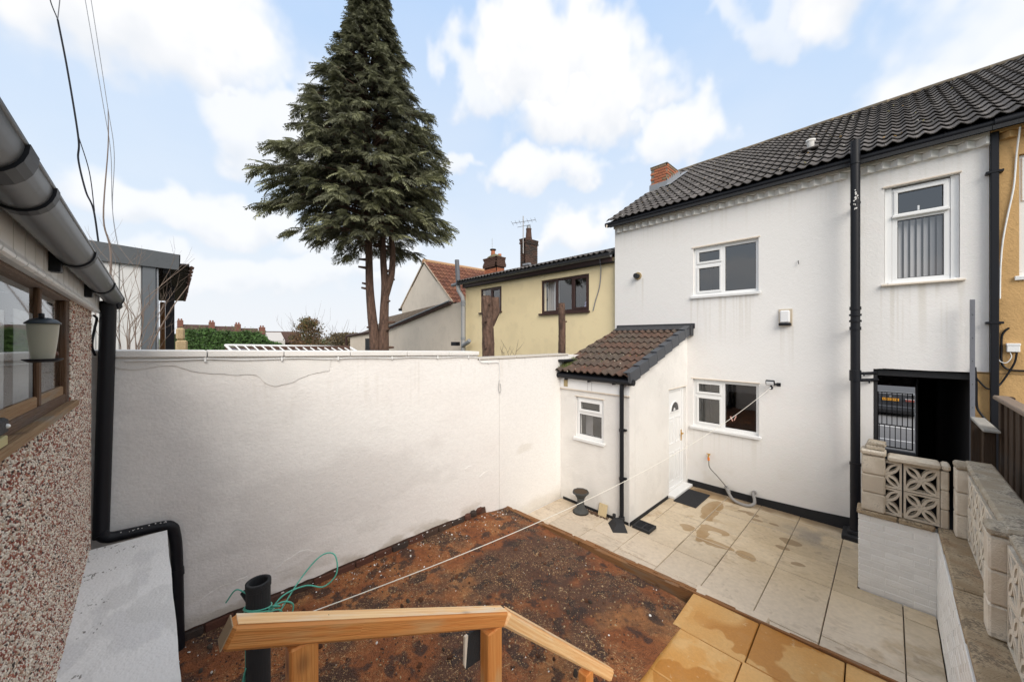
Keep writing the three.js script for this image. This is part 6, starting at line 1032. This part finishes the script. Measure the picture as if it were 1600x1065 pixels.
// ---------------------------------------------------------------- trees and shrubs
function sprayGeo(seed, n = 14) {                    // one drooping flat spray of conifer foliage, about 1 long, along +x
  const R = rng(seed), pos = [], tri = (a, b, c) => pos.push(...a, ...b, ...c);
  const ax = (t) => [t, 0.10 * t - 0.38 * t * t, 0];
  for (let i = 0; i < n; i++) for (const s of [-1, 1]) {
    const t = 0.08 + 0.9 * i / n + 0.05 * R(), p = ax(t), l = (0.34 - 0.2 * t) * (0.7 + 0.6 * R()), a = 0.75 + 0.3 * R(), w = 0.013 + 0.013 * R();
    const q = [p[0] + l * Math.cos(a), p[1] - 0.35 * l - 0.1 * l * R(), s * l * Math.sin(a)], m = [p[0] + 0.5 * l * Math.cos(a), p[1] - 0.05 * l, s * 0.5 * l * Math.sin(a)];
    tri(p, [m[0] + w, m[1], m[2] - s * w], q); tri(p, q, [m[0] - w, m[1] - 0.01, m[2] + s * w]);
  }
  for (let i = 0; i < 4; i++) { const a = ax(i / 4), b = ax((i + 1) / 4); tri([a[0], a[1], -0.018], [b[0], b[1], 0], [a[0], a[1], 0.018]); }
  const g = new THREE.BufferGeometry(); g.setAttribute('position', new THREE.BufferAttribute(new Float32Array(pos), 3)); g.computeVertexNormals(); return g;
}
{
  const o = thing('conifer_tree', 'tall dark conifer with bare triple trunk behind the garden wall', 'tree', [-9.85, 1, 4.1]);
  const T = (a, r) => tube(curve(a.map((p) => P(...p)), 36), [...Array(37)].map((_, i) => mix(r[0], r[1], i / 36)), 12);
  const t1 = [[-9.91, 1.0, 4.06], [-9.91, 2.75, 4.06], [-9.97, 3.6, 4.0], [-10.02, 4.5, 3.95], [-10.05, 6.0, 3.93], [-10.06, 8.2, 3.85], [-10.2, 11, 3.75], [-10.25, 13.9, 3.7]];
  const t2 = [[-9.77, 1.0, 4.23], [-9.76, 2.75, 4.24], [-9.75, 3.6, 4.25], [-9.73, 4.45, 4.27], [-9.76, 5.2, 4.23], [-9.78, 6.1, 4.22], [-9.85, 9, 4.1], [-9.9, 11.5, 4.0]];
  part(o, 'trunk', T(t1, [0.165, 0.03]), M.bark); part(o, 'trunk', T(t2, [0.165, 0.03]), M.bark);
  part(o, 'trunk', T([[-9.75, 4.15, 4.27], [-9.68, 4.45, 4.34], [-9.60, 4.8, 4.40], [-9.58, 5.4, 4.42], [-9.62, 6.2, 4.4], [-9.5, 8.6, 4.5]], [0.11, 0.06]), M.bark);
  const R = rng(501), stubs = [];
  for (let i = 0; i < 14; i++) { const y = 2.7 + 2.6 * R(), w = R() < 0.5, base = w ? P(-9.9 - 0.05 * (y - 2.7), y, 4.08 - 0.05 * (y - 2.7)) : P(-9.75, y, 4.25), sg = w ? -1 : 1, a = (R() - 0.5) * 1.6, l = 0.2 + 0.12 * R(), ca = Math.cos(a) * sg, sa = Math.sin(a); stubs.push(tube([base, base.clone().add(new THREE.Vector3((0.686 * ca + 0.728 * sa) * l, 0.06 * R(), (-0.728 * ca + 0.686 * sa) * l))], [0.05, 0.025], 6)); }
  stubs.forEach((g) => part(o, 'branch_stub', g, M.barkDark));
  // limbs and their drooping sprays
  const env = [[5.5, 1.15], [6.0, 1.65], [6.6, 2.0], [7.3, 2.2], [8.0, 1.98], [8.7, 1.72], [9.6, 1.36], [10.4, 1.02], [11.06, 0.74], [11.6, 0.50], [12.1, 0.33], [12.8, 0.20], [13.6, 0.05]];
  const rad = (h) => { for (let i = 0; i + 1 < env.length; i++) if (h <= env[i + 1][0]) return mix(env[i][1], env[i + 1][1], clamp((h - env[i][0]) / (env[i + 1][0] - env[i][0]))); return 0.05; };
  const G = [sprayGeo(1), sprayGeo(2, 16), sprayGeo(3, 12)], lists = [[], [], []], limbs = [], cx = -10.0, cv = 3.98;
  const put = (p, dir, s, tone) => {
    const d = dir.clone().normalize(), up = new THREE.Vector3(0, 1, 0), z = d.clone().cross(up).normalize(), y = z.clone().cross(d), q = new THREE.Quaternion().setFromRotationMatrix(new THREE.Matrix4().makeBasis(d, y, z)).multiply(eul((R() - 0.5) * 1.5, (R() - 0.5) * 0.5, (R() - 0.5) * 0.5));
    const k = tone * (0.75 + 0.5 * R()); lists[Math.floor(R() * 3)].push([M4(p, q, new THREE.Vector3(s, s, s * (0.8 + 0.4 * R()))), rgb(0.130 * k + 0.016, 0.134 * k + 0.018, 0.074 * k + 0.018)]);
  };
  const N = 600;
  for (let i = 0; i < N; i++) {
    const h = i < 30 ? 5.7 + 0.8 * R() : 6.1 + 8.1 * Math.pow((i + R()) / N, 1.05), az = i * 2.39996 + R() * 0.8, lump = 0.85 + 0.3 * fbm(az / 6.283, h / 16, 6, 3, 505);
    const lean = 1 + 0.05 * Math.cos(az - 2.4), L = rad(h) * (0.64 + 0.46 * R()) * lump * lean; if (L < 0.12) continue;
    const dir = new THREE.Vector3(Math.cos(az), 0, Math.sin(az)), rise = 0.16 + 0.12 * R(), base = P(cx, h - 0.25, cv).addScaledVector(dir, 0.12), pts = [];
    for (let k = 0; k <= 6; k++) { const t = k / 6; pts.push(base.clone().addScaledVector(dir, L * t).add(new THREE.Vector3(0, L * (rise * t - 0.34 * t * t) + 0.1, 0))); }
    limbs.push(tube(pts, [...Array(7)].map((_, k) => mix(0.035, 0.008, k / 6)), 4, false));
    const front = 0.55 + 0.45 * clamp(0.5 + 0.5 * Math.cos(az - 0.75));
    const side = new THREE.Vector3(-dir.z, 0, dir.x), n = Math.ceil(5 + L * 7);
    for (let k = 0; k < n; k++) {
      const t = 0.22 + 0.78 * Math.pow(R(), 0.75), ii = Math.min(5, Math.floor(t * 6)), p = pts[ii].clone().lerp(pts[ii + 1], t * 6 - ii), sd = (R() - 0.5) * 2;
      p.addScaledVector(side, sd * 0.12 * L); const d = dir.clone().addScaledVector(side, sd * 0.9).add(new THREE.Vector3(0, -0.10 - 0.5 * R(), 0));
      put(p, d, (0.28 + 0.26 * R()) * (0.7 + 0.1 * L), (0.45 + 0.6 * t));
    }
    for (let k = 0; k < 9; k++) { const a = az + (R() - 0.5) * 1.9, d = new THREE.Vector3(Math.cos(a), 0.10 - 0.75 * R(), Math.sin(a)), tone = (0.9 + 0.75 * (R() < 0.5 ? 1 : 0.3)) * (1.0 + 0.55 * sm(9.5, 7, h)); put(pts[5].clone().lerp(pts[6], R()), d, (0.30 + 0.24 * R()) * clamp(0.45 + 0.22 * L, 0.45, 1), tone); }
  }
  part(o, 'limb', merge(limbs), M.barkDark);
  const crown = mat([1, 1, 1], { phys: true, roughness: 0.95, transmission: 0.18, thickness: 0, side: THREE.DoubleSide });
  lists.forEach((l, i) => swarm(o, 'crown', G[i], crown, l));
}
function stump(label, pts, r0, r1, seed, notch) {
  const o = thing('tree_stump', label, 'tree stump', [pts[0][0], 1, pts[0][2]]), c = curve(pts.map((p) => P(...p)), 24), R = rng(seed);
  const g = tube(c, c.map((_, i) => mix(r0, r1, i / 24) * (0.95 + 0.1 * R())), 16), p = g.attributes.position;
  for (let i = 0; i < p.count; i++) { const a = fbm(p.getX(i) * 0.7 + 20, p.getY(i) * 0.25 + p.getZ(i) * 0.7 + 20, 16, 3, seed) - 0.5; p.setX(i, p.getX(i) + a * 0.06); p.setZ(i, p.getZ(i) + a * 0.05); }
  g.computeVertexNormals(); part(o, 'trunk', g, M.barkDark);
  part(o, 'cut_top', new THREE.CircleGeometry(r1 * 0.92, 14).rotateX(-Math.PI / 2 + 0.1).translate(c[24].x, c[24].y + 0.012, c[24].z), mat([0.34, 0.22, 0.13], { map: mottle }));
  const st = []; for (let i = 0; i < 7; i++) { const t = R(), b = c[Math.floor(t * 24)], a = R() * 6.283; st.push(tube([b, b.clone().add(new THREE.Vector3(Math.cos(a) * r0 * 1.35, 0.03, Math.sin(a) * r0 * 1.35))], [0.03, 0.015], 5)); }
  st.forEach((g) => part(o, 'branch_stub', g, M.barkDark));
  if (notch) part(o, 'fork', tube([P(pts[1][0] + 0.02, 3.25, pts[1][2] + 0.06), P(pts[1][0] + 0.07, 3.5, pts[1][2] + 0.13), P(pts[1][0] + 0.06, 3.80, pts[1][2] + 0.13)], [0.06, 0.085, 0.08], 10), M.barkDark);
}
stump('thick cut tree stump in front of the smaller brown window', [[-5.41, 1, 4.46], [-5.41, 2.65, 4.46], [-5.42, 3.3, 4.45], [-5.44, 3.82, 4.43]], 0.135, 0.10, 71, true);
stump('thin cut tree stump in front of the larger brown window', [[-5.05, 1, 6.3], [-5.05, 2.66, 6.3], [-5.05, 3.2, 6.3], [-5.06, 3.78, 6.3]], 0.085, 0.075, 72);
function leafG(w, l) { const g = new THREE.BufferGeometry(); g.setAttribute('position', new THREE.BufferAttribute(new Float32Array([0, 0, 0, w, l * 0.5, 0.01, 0, l, 0, 0, 0, 0, 0, l, 0, -w, l * 0.5, 0.01]), 3)); g.computeVertexNormals(); return g; }
function twigs(seed, base, n, h, spread, r, depth = 3) {
  const R = rng(seed), out = [];
  const grow = (p, d, l, rr, lev) => { const pts = [p], q = d.clone(); let c = p.clone(); for (let i = 0; i < 4; i++) { q.add(new THREE.Vector3((R() - 0.5) * 0.25, 0.06, (R() - 0.5) * 0.25)).normalize(); c = c.clone().addScaledVector(q, l / 4); pts.push(c); if (lev > 0 && i > 0 && R() < 0.75) grow(c, q.clone().add(new THREE.Vector3((R() - 0.5) * 1.5, 0.1, (R() - 0.5) * 1.5)).normalize(), l * (0.4 + 0.3 * R()), rr * 0.55, lev - 1); } out.push(tube(pts, [rr, rr * 0.9, rr * 0.75, rr * 0.6, rr * 0.3], 4, false)); };
  for (let i = 0; i < n; i++) grow(base.clone().add(new THREE.Vector3((R() - 0.5) * 0.2, 0, (R() - 0.5) * 0.2)), new THREE.Vector3((R() - 0.5) * spread, 1, (R() - 0.5) * spread).normalize(), h * (0.7 + 0.5 * R()), r, depth);
  return merge(out);
}
const leafM = mat([1, 1, 1], { phys: true, roughness: 0.8, transmission: 0.25, thickness: 0, side: THREE.DoubleSide });
{
  const R = rng(81), h = thing('ivy_hedge', 'bright green overgrown hedge beyond the garden wall', 'hedge', [-32, 1, 2.5]), l = [];
  for (let i = 0; i < 15000; i++) { const t = R(), v = 0.2 + 5.4 * t, top = 3.6 - 0.05 * v - 0.9 * sm(3.8, 5.6, v) + 0.3 * (fbm(t, 0.2, 16, 4, 84) - 0.5), y = 1 + (top - 1) * Math.pow(R(), 0.6), u = -34.0 + v * 0.85 + (R() - 0.5) * 1.0 - (y - 2) * 0.2, s = 0.7 + 0.8 * R(), k = 0.5 + R(); l.push([M4(P(u, y, v), eul(R() * 6, R() * 6, R() * 6), new THREE.Vector3(s, s, s)), rgb(0.05 * k, 0.115 * k, 0.02 * k)]); }
  for (let i = 0; i < 260; i++) { const v = 0.2 + 4.4 * R(), y = 3.58 - 0.05 * v + 0.45 * R() * R(); l.push([M4(P(-34 + v * 0.85, y, v), eul(R() * 6, R() * 6, R() * 6), new THREE.Vector3(.6, .6, .6)), rgb(0.16, 0.2, 0.08)]); }
  swarm(h, 'leaves', leafG(0.06, 0.15), leafM, l); part(h, 'stems', planar(wallVY(shp([[0.25, 1], [5.2, 1], [5.2, 2.6], [3.8, 3.1], [0.25, 3.3]]), 0, 0.3).rotateY(-0.705).translate(-34.4, 0, 0.1)), mat([0.025, 0.04, 0.012], { roughness: 1 }));
  const b = thing('autumn_shrub', 'brown and olive shrub with bare twigs standing up beside the low glazed roof', 'shrub', [-22.2, 1, 5.6]), lb = [];
  part(b, 'twigs', twigs(82, P(-22.3, 1.6, 5.45), 30, 1.6, 1.3, 0.016, 2), mat([0.13, 0.09, 0.06]));
  for (let i = 0; i < 90; i++) { const t = R(), a = R() * 6.283, el = Math.pow(R(), 0.8), w = (1.35 - 1.05 * el) * Math.sqrt(R()), c0 = [Math.cos(a) * w, 1.7 + 2.3 * el, Math.sin(a) * w], n = 30 + 40 * R(), sz = 0.16 + 0.2 * R(), warm = R() < 0.55;
    for (let k = 0; k < n; k++) { const q = 0.5 + R(), d = () => (R() + R() - 1) * sz * 1.3; lb.push([M4(P(-22.35 + c0[0] + d(), c0[1] + d(), 5.4 + c0[2] + d()), eul(R() * 6, R() * 6, R() * 6), new THREE.Vector3(.7, .7, .7)), warm ? rgb(0.17 * q, 0.095 * q, 0.035 * q) : rgb(0.10 * q, 0.092 * q, 0.028 * q)]); } }
  swarm(b, 'leaves', leafG(0.05, 0.13), leafM, lb);
  const c = thing('autumn_shrub', 'low dull brown shrub far behind, between the taller shrub and the cream lean-to', 'shrub', [-28, 1, 9.5]), lc = [];
  part(c, 'twigs', twigs(85, P(-28, 1.2, 9.2), 14, 2.0, 1.4, 0.025, 1), mat([0.13, 0.10, 0.07]));
  for (let i = 0; i < 4200; i++) { const a = R() * 6.283, y = 1 + 2.35 * Math.pow(R(), 0.8), w = 2.4 * Math.sqrt(R()) * (1.15 - 0.3 * (y - 1)), k = 0.5 + R(); lc.push([M4(P(-28.3 + Math.cos(a) * w, y, 9.4 + Math.sin(a) * w), eul(R() * 6, R() * 6, R() * 6), new THREE.Vector3(1, 1, 1)), rgb(0.12 * k, 0.09 * k, 0.045 * k)]); }
  swarm(c, 'leaves', leafG(0.06, 0.16), leafM, lc);
  const s = thing('bare_shrub', 'leafless shrub with long thin shoots in front of the clad shed', 'shrub', [-5.5, 1.4, -0.42]);
  part(s, 'branch', twigs(86, P(-5.45, 2.35, -0.40), 10, 0.92, 0.38, 0.0065, 3), mat([0.20, 0.15, 0.12]));
  part(s, 'branch', tube(curve([P(-5.5, 2.2, -0.42), P(-5.55, 3.2, -0.50), P(-5.6, 3.9, -0.50), P(-5.6, 4.25, -0.55), P(-5.62, 5.0, -0.52), P(-5.62, 5.4, -0.52)], 30), [...Array(31)].map((_, i) => 0.012 - 0.009 * i / 30), 5), mat([0.19, 0.15, 0.13]));
  part(s, 'branch', tube(curve([P(-5.5, 2.4, -0.3), P(-5.52, 2.9, -0.2), P(-5.5, 3.3, -0.05), P(-5.5, 3.6, 0.10)], 20), [...Array(21)].map((_, i) => 0.009 - 0.005 * i / 20), 5), mat([0.20, 0.15, 0.12]));
  const y = thing('bare_seedling', 'small dark leafless seedlings behind the lower stretch of garden wall', 'shrub', [-5.2, 1, 4.8]);
  part(y, 'branch', merge([twigs(87, P(-5.2, 2.45, 4.75), 2, 0.34, 0.3, 0.007, 1), twigs(88, P(-5.2, 2.45, 4.98), 2, 0.42, 0.3, 0.007, 1)]), M.barkDark);
}
// ---------------------------------------------------------------- far terraces and overhead cables
for (const [i, [v, y, w, where]] of [[0.2, 5.4, 4.4, 'leftmost of the far red roofed houses, beside the canopy post'], [4.2, 5.1, 3.6, 'second from the left of the far red roofed houses above the hedge'], [7.5, 4.75, 3.2, 'third from the left of the far red roofed houses above the hedge'], [10.6, 4.2, 6.0, 'rightmost of the far red roofed houses, beside the brown shrub']].entries()) {
  const u = -82 + v * 0.92, o = thing('terraced_house', where, 'house', [u, 1, v + 1.8]);
  part(o, 'wall', box(u - 6, u - 0.1, 0.5, y - 2, v, v + w), M.brickDark[1]);
  part(o, 'roof', planar(wallUY(shp([[u - 7, y - 2], [u - 3.2, y], [u + 0.4, y - 2]]), v, w)), mat([0.20, 0.105, 0.085], { map: tileT, roughness: 0.95 }));
  part(o, 'chimney', box(u - 3.6, u - 2.4, y - 1, y + 0.7, v - 0.1, v + 0.7, 0.05), mat([0.20, 0.085, 0.06], { map: mottle })); part(o, 'chimney_pot', merge([0.1, 0.45].map((d) => rod(P(u - 3, y + 0.7, v + d), P(u - 3, y + 1.0, v + d), 0.12, 8))), mat([0.22, 0.10, 0.07]));
  if (i === 3) part(o, 'gable', planar(wallUY(shp([[u - 1, 0.5], [u + 3, 0.5], [u + 3, 2.6], [u - 0.2, 4.0]]), v + 0.4, 2.2)), mat([0.5, 0.48, 0.46]));
}
{
  const a = thing('overhead_cable', 'dark overhead cable splitting in two near the top left of the sky', 'cable', [-6.9, 4.1, -0.7]);
  part(a, 'wire', tube(curve([P(-7.21, 7.02, -1.09), P(-7.13, 6.38, -1.0), P(-7.03, 5.53, -0.9), P(-7.03, 5.25, -0.9), P(-6.95, 4.85, -0.83), P(-6.89, 4.62, -0.76), P(-6.85, 4.16, -0.71)], 50), 0.0095, 6), M.black);
  part(a, 'wire', tube(curve([P(-7.32, 7.6, -1.2), P(-7.28, 7.27, -1.16), P(-7.21, 7.02, -1.09)], 12), 0.006, 5), M.black);
  part(a, 'wire', tube(curve([P(-7.17, 7.6, -1.05), P(-7.19, 7.27, -1.07), P(-7.21, 7.02, -1.09)], 12), 0.005, 5), M.greyMetal);
  part(a, 'wire', tube(curve([P(-7.03, 5.55, -0.9), P(-6.94, 5.1, -0.80), P(-6.88, 4.6, -0.75)], 12), 0.005, 5), M.black);
  for (const [k, w] of [[0, 'left of the two thin pale overhead wires in the left sky'], [1, 'right of the two thin pale overhead wires in the left sky']]) {
    const d = k * 0.06, c = thing('overhead_wire', w, 'cable', [-7.5, 4, -0.6], 'pale overhead wires');
    part(c, 'wire', tube(curve([P(-7.8 + d, 8.1, -0.98 + d), P(-7.75 + d, 7.74, -0.93 + d), P(-7.58 + d * 0.7, 6.3, -0.75 + d * 0.7), P(-7.51 + d * 0.7, 5.6, -0.67 + d * 0.6), P(-7.48, 4.78, -0.65), P(-7.41, 4.1, -0.57)], 40), 0.004, 5), M.lead);
  }
}
scene.updateMatrixWorld(true);
renderer.render(scene, camera);
